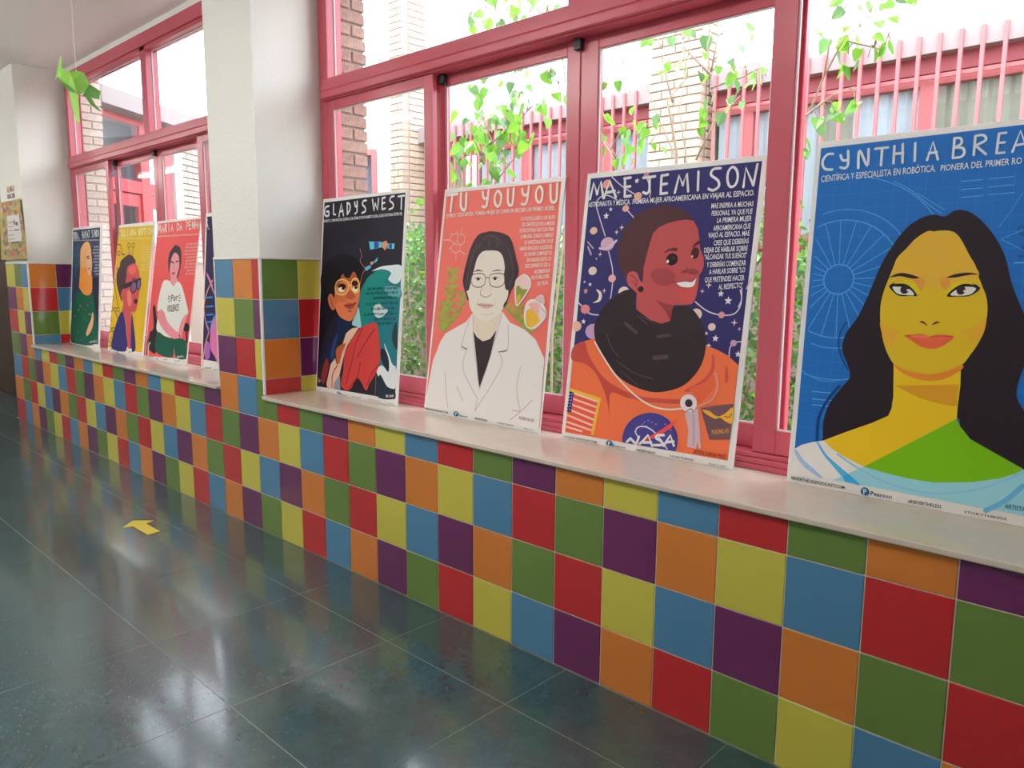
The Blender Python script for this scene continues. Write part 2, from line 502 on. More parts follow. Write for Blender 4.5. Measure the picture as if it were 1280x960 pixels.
# building across the courtyard
bl = empty('courtyard_building', (0, 4.1, 0), label='brick building across the courtyard with red barred windows under a white eave', category='building')
w = MB()
w.box((-3.32, 0, -.2), (-2.78, .25, 2.98)).box((-2.78, 0, -.2), (4.8, .25, 1.55)).box((-2.78, .9, -.2), (4.8, 1.0, 2.98)).box((.0, 0, 1.5), (.62, .25, 2.98)).box((4.5, 0, -.2), (6.5, .25, 2.98))
w.build('wall', mortar_far, bl)
MB().box((-2.78, .5, 1.2), (.0, .52, 2.9)).build('room_backdrop', room_d, bl)
MB().box((-3.3, -.12, 2.83), (.06, .4, 2.995)).box((.64, -.12, 2.83), (6.5, .4, 2.995)).box((-3.3, .1, 2.985), (6.5, 1.2, 3.06)).build('eave', eave_m, bl)
def pier(parent, x0, x1, y0, y1, z0, z1, ch, bl_):
    p = MB().box((x0 + .012, y0 + .012, -.2), (x1 - .012, y1, z1)).build('pier', mortar_far, parent)
    zc, n = z0, 0
    while zc < z1 - .02:
        x = x0; W = x1 - x0
        cuts = [0, bl_, W] if n % 2 else [0, bl_ / 2, bl_ * 1.5, W]
        cuts = sorted(c for c in cuts if c <= W + 1e-6)
        for a, b_ in zip(cuts, cuts[1:]):
            if b_ - a > .03: brick(p, b_ - a - .011, .10, ch - .011, (x0 + a, y0, zc), 0, brick_far, 'f')
        zc += ch; n += 1
        D = y1 - y0
        if D > .2: brick(p, D - .115, .09, ch - .011, (x1, y0 + .112, zc - ch), math.pi / 2, brick_far, 'f')
    return p
pier(bl, .105, .61, -.20, .05, 1.40, 4.3, .071, .25)
pier(bl, -3.34, -3.10, -.35, .02, 1.50, 4.4, .073, .16)
def bay(x0, x1, mulls, curt):
    f = MB()
    f.box((x0, -.02, 2.72), (x1, .08, 2.83), 1).box((x0, -.03, 2.64), (x1, .06, 2.71)).box((x0, -.03, 1.55), (x1, .06, 1.63))
    wf = f.build('window_frame', [pink, dkred], bl)
    for m in mulls: MB().box((m - .045, -.035, 1.63), (m + .045, .06, 2.64)).build('window_post', pink, wf)
    MB().box((x0, .01, 1.62), (x1, .016, 2.65)).build('pane', gls_far, wf)
    for (a, b_, mm_) in curt:
        n = int((b_ - a) / .05) + 2
        vs = []
        for i in range(n):
            xx = a + (b_ - a) * i / (n - 1); yy = .045 + (.014 if i % 2 else -.014)
            vs += [(xx, yy, 1.56), (xx, yy, 2.70)]
        fs = [(2 * i, 2 * i + 2, 2 * i + 3, 2 * i + 1) for i in range(n - 1)]
        MB().add(vs, fs).build('curtain', mm_, bl)
bay(-2.78, .0, (-1.48, -.45), ((-2.72, -2.45, curtain_m), (-2.2, -1.53, curtain_w), (-1.43, -.5, curtain_w), (-.4, -.03, curtain_w)))
bay(.62, 4.5, (.95, 2.27, 3.6), ((.66, .90, curtain_w), (1.0, 1.50, curtain_w), (1.50, 1.76, curtain_m), (1.76, 2.22, curtain_w), (2.32, 3.55, curtain_m), (3.65, 4.45, curtain_w)))
def bars(x0, x1, dx):
    rail = MB().box((x0 - .02, -.105, 2.665), (x1, -.085, 2.69)).box((x0 - .02, -.105, 1.62), (x1, -.085, 1.65)).build('grille', pink, bl)
    bm = MB().bevel_box((-.012, -.012, 0), (.012, .012, 1.445), .002).mesh('bar', pink)
    k = 0
    while x0 + k * dx < x1:
        place('bar', bm, rail, (x0 + k * dx, -.135, 1.50)); k += 1
bars(-2.70, .02, .125)
bars(.70, 4.4, .1275)
# cable along the wall
smooth(MB().tube([(-3.05, -.02, 2.70), (-2.9, -.03, 2.66), (-2.8, -.03, 2.74), (-2.75, -.02, 2.72)], .012, 6).build('cable', white_o, bl))

# glazed entrance wing set at an angle (seen through the far window)
wg = empty('entrance_wing', (-3.93, .88, 0), (0, 0, math.atan2(.821, -.571)), label='white eaved entrance wing with red framed glazed doors, seen through the farther window', category='building')
W_ = MB()
W_.box((-.25, 0, -.2), (-.125, .30, 2.98)).box((1.2, .03, -.2), (2.3, .30, 3.0)).box((-.12, .42, -.2), (1.2, .46, 3.0))
W_.build('wall', mortar_far, wg)
MB().box((-.25, -.16, 2.86), (2.3, .46, 3.02)).box((-.25, .0, 2.845), (1.2, .3, 2.862)).build('eave', eave_m, wg)
fr = MB()
for a, b_ in ((-.12, -.07), (.50, .645), (.88, 1.03)): fr.bevel_box((a, 0, -.1), (b_, .09, 2.845), .003)
fr.bevel_box((-.07, .002, 2.785), (1.03, .088, 2.845), .003).bevel_box((-.07, .002, 2.12), (1.03, .088, 2.24), .003)
red_o = mat('bright_red_paint', (0.496, 0.044, 0.056), .4)
wf = fr.build('door_frame', red_o, wg)
for a, b_ in ((-.06, .49), (.655, .87)):
    q = MB(); rect_frame(q, a, b_, .02, 2.11, .02, .07, .04, .04, .2, .12)
    d = q.build('door', red_o, wg)
    MB().box((a + .03, .024, .2), (b_ - .03, .028, 2.0)).build('pane', gls_far, d)
    MB().box((a - .01, .006, 2.23), (b_ + .01, .010, 2.79)).build('pane', gls_far, wf)
MB().box((.13, .0285, 1.30), (.22, .030, 1.75)).build('paper_notice', white_o, wg)
MB().box((1.06, -.02, -.1), (1.20, .10, 2.86)).build('post', white_o, wg)
pb = MB().box((1.21, .02, -.2), (2.3, .06, 2.86)).build('brick_panel', mortar_far, wg)
zc, n = 1.45, 0
while zc < 2.83:
    x = 1.21 - (.12 if n % 2 else 0)
    while x < 1.95:
        a = max(x, 1.21)
        brick(pb, x + .235 - a, .03, .056, (a, .002, zc), 0, brick_lit_pale, 'w')
        x += .245
    zc += .067; n += 1
MB().box((-.02, .38, -.1), (1.2, .40, 2.84)).build('room_backdrop', room_d, wg)

# small white wing with a red window between the two
sw = empty('white_wing', (-4.35, 3.16, 0), (0, 0, math.atan2(.69, .72)), label='white rendered wing with one red framed grey window, beside the tall far brick pier', category='building')
MB().box((.0, 0, -.2), (.52, .2, 3.0)).box((.92, 0, -.2), (1.25, .2, 3.0)).box((.5, 0, 2.80), (.94, .2, 3.0)).box((.5, 0, -.2), (.94, .2, 1.3)).build('wall', white_o, sw)
q = MB(); rect_frame(q, .50, .94, 1.3, 2.80, -.02, .1, .06, .06, .06, .07); q.build('window_frame', pink, sw)
MB().box((.55, .03, 1.33), (.89, .036, 2.77)).build('pane', gls_far, sw)
MB().box((.52, .16, 1.3), (.92, .17, 2.8)).build('blind', room_d, sw)

# ---- plants
bark = mat('pale_bark', (0.311, 0.237, 0.178), .85)
leafA = leaf_mat('leaf_bright', (0.170, 0.385, 0.037))
leafB = leaf_mat('leaf_mid', (0.133, 0.326, 0.044))
leafC = leaf_mat('leaf_blue_green', (0.118, 0.252, 0.089))
def leaf_mesh(name, m, L=1.0):
    # heart shaped leaf folded along its rib, lies along +y
    o = [(0, 0, 0), (.30, -.06, .06), (.46, .20, .10), (.36, .55, .08), (.15, .86, .03), (0, 1.05, -.04)]
    v = o + [(-x, y, z_) for x, y, z_ in o[1:5]] + [(0, .30, .0), (0, .65, -.01)]
    f = [(0, 1, 2, 10), (10, 2, 3, 11), (11, 3, 4, 5), (0, 10, 7, 6), (10, 11, 8, 7), (11, 5, 9, 8)]
    return MB().add([(a * L, b_ * L, c * L) for a, b_, c in v], f).mesh(name, m)
LM = [leaf_mesh('leaf', m) for m in (leafA, leafA, leafB, leafC)]
PL = json.loads('{"A":{"br":[[[0.282,1.7,0.919],[0.282,1.7,1.401],[0.304,1.7,1.817],[0.327,1.7,2.171],[0.222,1.7,2.51]],[[0.304,1.7,1.817],[0.571,1.7,2.095],[0.651,1.7,2.327]],[[0.297,1.7,1.766],[0.065,1.7,2.069],[0.017,1.7,2.204]],[[0.319,1.7,2.045],[0.168,1.7,2.29],[0.114,1.7,2.399]],[[0.327,1.7,2.145],[0.57,1.7,2.289],[0.718,1.7,2.341]]],"cl":[[0.282,1.7,2.327,0.135],[0.464,1.7,2.352,0.122],[0.168,1.7,2.229,0.127],[0.639,1.7,2.209,0.099],[0.568,1.7,2.472,0.08],[0.297,1.7,2.534,0.083],[0.089,1.7,2.066,0.075],[0.718,1.7,2.355,0.088],[0.319,1.7,2.096,0.125],[0.05,1.7,2.201,0.075],[0.5,1.7,2.225,0.101],[0.444,1.7,2.034,0.077],[0.835,1.7,2.348,0.048]]},"D":{"br":[[[1.264,1.3,0.998],[1.308,1.3,1.726],[1.326,1.3,2.215],[1.294,1.3,2.46],[1.18,1.3,2.681]],[[1.313,1.3,2.297],[1.212,1.3,2.394],[1.009,1.3,2.478]],[[1.237,1.3,2.57],[0.946,1.3,2.752],[0.695,1.3,2.836]],[[1.18,1.3,2.681],[0.945,1.3,2.896],[0.63,1.3,3.014]]],"cl":[[0.997,1.3,2.472,0.053],[1.229,1.3,2.423,0.059],[1.139,1.3,2.365,0.051],[1.28,1.3,2.31,0.042],[0.708,1.3,2.816,0.082],[0.946,1.3,2.781,0.096],[1.168,1.3,2.708,0.093],[0.629,1.3,2.782,0.037],[1.005,1.3,2.882,0.129],[1.288,1.3,2.775,0.103],[0.823,1.3,2.925,0.111],[0.855,1.3,2.73,0.053]]},"B":{"br":[[[1.705,1.9,0.992],[1.678,1.9,1.528],[1.654,1.9,1.987],[1.62,1.9,2.183],[1.601,1.9,2.279],[1.656,1.9,2.41],[1.641,1.9,2.661]],[[1.606,1.9,2.278],[1.554,1.9,2.426],[1.515,1.9,2.624]],[[1.754,1.9,1.526],[1.723,1.9,2.001],[1.679,1.9,2.217],[1.713,1.9,2.585]],[[1.673,1.9,1.528],[1.623,1.9,1.99],[1.455,1.9,2.27],[1.364,1.9,2.558]],[[1.857,1.9,1.001],[1.862,1.9,1.523],[1.85,1.9,1.988],[1.841,1.9,2.196],[1.835,1.9,2.521],[1.846,1.9,2.671]],[[1.837,1.9,2.38],[1.7,1.9,2.538],[1.636,1.9,2.641]],[[1.835,1.9,2.319],[2.003,1.9,2.352],[2.111,1.9,2.373]],[[1.836,1.9,2.4],[1.876,1.9,2.633]],[[1.244,1.9,1.54],[1.218,1.9,2.03],[1.107,1.9,2.203],[1.068,1.9,2.3]],[[1.273,1.9,1.539],[1.242,1.9,2.004],[1.095,1.9,2.181]],[[1.765,1.9,1.955],[1.923,1.9,2.144],[2.008,1.9,2.253]]],"cl":[[1.535,1.9,2.641,0.071],[1.636,1.9,2.65,0.052],[1.736,1.9,2.597,0.069],[1.603,1.9,2.49,0.044],[1.552,1.9,2.465,0.04],[1.457,1.9,2.635,0.045],[1.908,1.9,2.436,0.067],[2.023,1.9,2.384,0.074],[2.098,1.9,2.302,0.057],[1.947,1.9,2.302,0.075],[2.011,1.9,2.284,0.083],[1.802,1.9,2.201,0.052],[1.805,1.9,2.138,0.043],[1.919,1.9,2.226,0.05],[1.116,1.9,2.317,0.048],[1.106,1.9,2.24,0.067],[1.315,1.9,2.186,0.084],[1.374,1.9,2.108,0.074],[1.17,1.9,2.057,0.067],[1.286,1.9,2.046,0.075],[1.499,1.9,2.216,0.041],[1.426,1.9,2.164,0.037],[1.203,1.9,2.534,0.047],[1.274,1.9,2.442,0.046],[1.099,1.9,2.479,0.038],[2.056,1.9,2.595,0.049],[1.98,1.9,2.533,0.041],[2.147,1.9,2.328,0.048],[1.783,1.9,2.409,0.034],[1.462,1.9,2.072,0.046]]},"C":{"br":[[[2.496,1.45,1.062],[2.498,1.45,1.664],[2.532,1.45,2.001],[2.626,1.45,2.168],[2.723,1.45,2.287],[2.812,1.45,2.367]],[[2.532,1.45,2.001],[2.698,1.45,2.069],[2.754,1.45,2.105]],[[2.626,1.45,2.168],[2.669,1.45,2.272],[2.675,1.45,2.428]],[[2.723,1.45,2.287],[2.845,1.45,2.239],[2.878,1.45,2.293]]],"cl":[[2.658,1.45,2.438,0.046],[2.746,1.45,2.418,0.046],[2.872,1.45,2.372,0.051],[2.682,1.45,2.326,0.06],[2.765,1.45,2.322,0.059],[2.832,1.45,2.256,0.058],[2.72,1.45,2.237,0.059],[2.801,1.45,2.21,0.052],[2.586,1.45,2.377,0.027],[2.881,1.45,2.256,0.025],[2.641,1.45,2.026,0.047],[2.69,1.45,1.993,0.04],[2.766,1.45,2.028,0.026],[2.553,1.45,1.945,0.031],[2.624,1.45,1.976,0.034],[2.539,1.45,1.883,0.035],[2.846,1.45,2.45,0.064]]}}')
def shrub(key, name, label, size, per):
    d = PL[key]
    base = d['br'][0][0]
    r = empty(name, (base[0], base[1], 0), label=label, category='shrub')
    off = Vector((base[0], base[1], 0))
    mb = MB()
    allp = []
    for i, br in enumerate(d['br']):
        pts = [Vector(p) - off for p in br]
        if i == 0: pts = [Vector((pts[0].x, pts[0].y, -.02))] + pts
        for k in range(1, len(pts) - 1): pts[k] += Vector((0, rnd.uniform(-.08, .08), 0))
        n = len(pts); r0 = (.011 if i == 0 else .006) * (.7 if key in 'CD' else 1)
        mb.tube(pts, [r0 * (1 - .65 * k / (n - 1)) for k in range(n)], 6)
        for a, b_ in zip(pts, pts[1:]):
            for t in (0, .25, .5, .75): allp.append(a.lerp(b_, t))
    # twig to every leaf cluster
    leaves = []
    for x, y, z_, rad in d['cl']:
        c = Vector((x, y, z_)) - off
        q = min(allp, key=lambda p: (p - c).length)
        mb.tube([q, q.lerp(c, .5) + Vector((0, 0, .03)), c], [.004, .003, .002], 4)
        n = max(2, int(per * (rad / .10) ** 1.6 + .5))
        for k in range(n):
            leaves.append(c + Vector((rnd.gauss(0, .6), rnd.gauss(0, .9), rnd.gauss(0, .6))) * rad)
    smooth(mb.build('branches', bark, r))
    for p in leaves[:290]:
        o = place('leaf', LM[rnd.randrange(4)], r, p, (rnd.uniform(-2.2, -.6), rnd.uniform(-.7, .7), rnd.uniform(-3.1, 3.1)))
        s = size * rnd.uniform(.7, 1.2)
        o.scale = (s, s, s)
    return r
shrub('A', 'leafy_shrub', 'bushy bright green shrub in front of the barred window, left of the double sash stile', .074, 10)
shrub('D', 'hanging_leaf_shrub', 'tall thin shrub whose sparse leaves reach the upper pane, above the coral poster', .066, 7)
shrub('B', 'thin_stemmed_shrub', 'shrub of thin bare stems and sparse leaves in front of the tan brick pier', .066, 6)
shrub('C', 'arching_shrub', 'arching shrub with leaves high before the bars, above the blue poster', .062, 8)
# hedge: uncountable small foliage
hd = empty('hedge', (.6, 2.80, 0), label='dense green hedge growing low along the courtyard, below the barred windows', category='hedge')
hv = MB()
rh = random.Random(3)
lv = [(0, 0, 0), (.4, .35, .1), (0, 1, 0), (-.4, .35, .1)]
for i in range(17000):
    a, b_ = rh.uniform(-2.9, 3.4), max(-.52, min(.75, rh.gauss(0, .32)))
    top = 1.76 + .18 * math.sin(a * 3.1) + .14 * math.sin(a * 7.3)
    zz = top * (1 - rh.random() ** 1.5)
    Rm = Matrix.Rotation(rh.uniform(0, 6.28), 3, 'Z') @ Matrix.Rotation(rh.uniform(-1.2, 1.2), 3, 'X') @ Matrix.Rotation(rh.uniform(-.8, .8), 3, 'Y')
    s = rh.uniform(.04, .085)
    hv.add([Rm @ (Vector(p) * s) + Vector((a, b_, zz)) for p in lv], [(0, 1, 2), (0, 2, 3)], rh.choice((0, 1, 1, 2, 2, 2)))
hv.build('foliage', [leafA, leafB, leafC], hd, kind='stuff')
st = MB()
for i in range(46):
    a = rh.uniform(-3.3, 3.5); p = [Vector((a, rh.uniform(-.3, .1), 0))]
    for k in range(4): p.append(p[-1] + Vector((rh.uniform(-.13, .13), rh.uniform(-.1, .1), rh.uniform(.25, .42))))
    st.tube(p, [.014, .011, .009, .007, .004], 5)
smooth(st.build('stems', bark, hd, kind='stuff'))

# ------------------------------------------------------------------ posters
def catmull(pts, closed, n=5):
    P = [Vector((p[0], p[1])) for p in pts]
    m = len(P); out = []
    if m < 3: return P
    for i in range(m if closed else m - 1):
        if closed: a, b_, c, d = P[i - 1], P[i], P[(i + 1) % m], P[(i + 2) % m]
        else: a, b_, c, d = P[max(i - 1, 0)], P[i], P[i + 1], P[min(i + 2, m - 1)]
        for k in range(n):
            t = k / n
            out.append(.5 * ((2 * b_) + (c - a) * t + (2 * a - 5 * b_ + 4 * c - d) * t * t + (3 * b_ - a - 3 * c + d) * t ** 3))
    if not closed: out.append(P[-1])
    return out

class Print:
    """flat print built from stacked outlines, colour stored per face corner"""
    def __init__(s, w, h):
        s.v, s.f, s.c, s.z = [], [], [], 0.
        s.lo, s.hi = (.004, .004), (w - .004, h - .004)
    def layer(s): s.z += 2.2e-5
    def tri(s, pts, tris, col):
        o = len(s.v)
        cl = lambda p: (min(max(p[0], s.lo[0]), s.hi[0]), min(max(p[1], s.lo[1]), s.hi[1]))
        for p in pts:
            x, y = cl(p); s.v.append((x, -s.z, y))
        for t in tris:
            s.f.append([o + i for i in t]); s.c.append(col)
    def poly(s, pts, col):
        s.layer()
        s.tri(pts, tessellate_polygon([[Vector((p[0], p[1], 0)) for p in pts]]), col)
    def line(s, pts, w, col, closed=False):
        s.layer()
        P = [Vector((p[0], p[1])) for p in pts]
        if closed: P = P + [P[0], P[1]]
        L, R_ = [], []
        for i, p in enumerate(P):
            t = P[min(i + 1, len(P) - 1)] - P[max(i - 1, 0)]
            t = t.normalized() if t.length > 1e-9 else Vector((1, 0))
            n = Vector((-t.y, t.x)) * w / 2
            L.append(p + n); R_.append(p - n)
        m = len(P)
        s.tri(L + R_, [q for i in range(m - 1) for q in ((i, m + i, m + i + 1), (i, m + i + 1, i + 1))], col)
        if not closed and w > .004:
            for e in (P[0], P[-1]): s.tri(*s.disc(e[0], e[1], w / 2, w / 2, 10), col)
    @staticmethod
    def disc(x, y, rx, ry, n=24):
        pts = [(x + rx * math.cos(2 * math.pi * k / n), y + ry * math.sin(2 * math.pi * k / n)) for k in range(n)]
        return pts, [(0, k, k + 1) for k in range(1, n - 1)]
    def build(s, name, m, parent):
        me = bpy.data.meshes.new(name)
        me.from_pydata(s.v, [], s.f)
        at = me.color_attributes.new('ink', 'FLOAT_COLOR', 'CORNER')
        buf = []
        for f, c in zip(s.f, s.c): buf += list((*c, 1)) * len(f)
        at.data.foreach_set('color', buf)
        me.materials.append(m)
        me.update()
        return place(name, me, parent)

ink = bpy.data.materials.new('printed_ink')
ink.use_nodes = True
bs = ink.node_tree.nodes['Principled BSDF']
bs.inputs['Roughness'].default_value = .5
bs.inputs['Specular IOR Level'].default_value = .12
ca = ink.node_tree.nodes.new('ShaderNodeVertexColor'); ca.layer_name = 'ink'
ink.node_tree.links.new(ca.outputs['Color'], bs.inputs['Base Color'])

INK_GAIN = 1.32
def inkcol(h): return tuple(min(.82, c * INK_GAIN) for c in lin(h))

TXT = {}
def text_geo(s):
    """vertices and triangles of a line of lettering, baseline at y=0"""
    if s in TXT: return TXT[s]
    cu = bpy.data.curves.new('lettering', 'FONT')
    cu.body = s
    cu.resolution_u = 2
    cu.size = 1
    cu.offset = .012
    o = bpy.data.objects.new('lettering', cu)
    COL.objects.link(o)
    dg = bpy.context.evaluated_depsgraph_get()
    me = o.evaluated_get(dg).to_mesh()
    me.calc_loop_triangles()
    vs = [(v.co.x, v.co.y) for v in me.vertices]
    fs = [tuple(t.vertices) for t in me.loop_triangles]
    o.evaluated_get(dg).to_mesh_clear()
    bpy.data.objects.remove(o); bpy.data.curves.remove(cu)
    TXT[s] = (vs, fs)
    return TXT[s]

def paint(ops, w, h, parent):
    art, let = Print(w, h), Print(w, h)
    for op in ops:
        k, col, d = op[0], inkcol(op[1]), op[2:]
        nums = [v / 1000 for v in d if not isinstance(v, str)]
        pr = lambda a: list(zip(a[0::2], a[1::2]))
        if k in 'pq':
            pts = pr(nums)
            art.poly(catmull(pts, True) if k == 'p' else pts, col)
        elif k in 'lLkK':
            pts = pr(nums[1:]); cl = k in 'LK'
            art.line(catmull(pts, cl, 5) if k in 'lL' else pts, nums[0], col, cl)
        elif k == 'c':
            art.layer(); art.tri(*art.disc(*nums), col)
        elif k in ('s4', 's5'):
            n = int(k[1]); x, y, r_ = nums
            pts = []
            for i in range(2 * n):
                q = r_ if i % 2 == 0 else r_ * (.45 if n == 5 else .28)
                a = math.pi / 2 + math.pi * i / n
                pts.append((x + q * math.cos(a), y + q * math.sin(a)))
            art.poly(pts, col)
        elif k == 'grid':
            W = nums[0]
            art.layer()
            for i in range(1, 18): art.line([(.022 + i * .040, .16), (.022 + i * .040, .93)], .0009, col)
            for i in range(1, 20): art.line([(.022, .13 + i * .0395), (W - .03, .13 + i * .0395)], .0009, col)
        elif k == 'wheel':
            cx, cy, a, b1, b2, b3, lim = nums
            for rad, wd in ((a, .0035), (b1, .003), (b2, .0025), (b3, .0022)):
                run = []
                for i in range(97):
                    t = 2 * math.pi * i / 96
                    p = (cx + rad * math.cos(t), cy + rad * math.sin(t))
                    if p[0] > .024: run.append(p)
                    else:
                        if len(run) > 1: art.line(run, wd, col)
                        run = []
                if len(run) > 1: art.line(run, wd, col)
            for i in range(24):
                t = 2 * math.pi * (i + .2) / 24
                p, q = (cx + a * math.cos(t), cy + a * math.sin(t)), (cx + b1 * math.cos(t), cy + b1 * math.sin(t))
                if q[0] < .024:
                    f = (.024 - p[0]) / (q[0] - p[0]); q = (.024, p[1] + (q[1] - p[1]) * f)
                art.line([p, q], .0024, col)
        elif k == 't':
            u0, v0, u1, v1, cap = nums[:5]
            vs, fs = text_geo(d[5])
            x0 = min(v[0] for v in vs); x1 = max(v[0] for v in vs)
            du, dv = u1 - u0, v1 - v0
            L = math.hypot(du, dv); sx = 1 / (x1 - x0)
            sy = cap / .70
            let.layer()
            let.tri([(u0 + du * (x - x0) * sx - dv / L * y * sy, v0 + dv * (x - x0) * sx + du / L * y * sy) for x, y in vs], fs, col)
        elif k == 'b':
            u0, v0, u1, v1, cap = nums[:5]
            rr = random.Random(d[5])
            L = math.hypot(u1 - u0, v1 - v0); t = 0
            let.layer()
            while t < L - .004:
                wl = min(rr.uniform(.6, 1.6) * cap * 2.2, L - t)
                a, b_ = t / L, (t + wl) / L
                P = lambda q, e: (u0 + (u1 - u0) * q, v0 + (v1 - v0) * q + e)
                # broken upright strokes, so it reads as a tiny line of print
                m = max(2, int(wl / (cap * .42)))
                for i in range(m):
                    qa = a + (b_ - a) * i / m; qb = qa + (b_ - a) / m * .62
                    e0 = rr.choice((0, 0, cap * .3)); e1 = cap * rr.choice((1, 1, .7))
                    let.tri([P(qa, e0), P(qb, e0), P(qb, e1), P(qa, e1)], [(0, 1, 2), (0, 2, 3)], col)
                t += wl + cap * .55
    art.build('artwork', ink, parent)
    let.z += 3e-4
    for i in range(len(let.v)):
        x, y, z_ = let.v[i]; let.v[i] = (x, y - art.z - 2e-4, z_)
    if let.v: let.build('lettering', ink, parent)['kind'] = 'stuff'

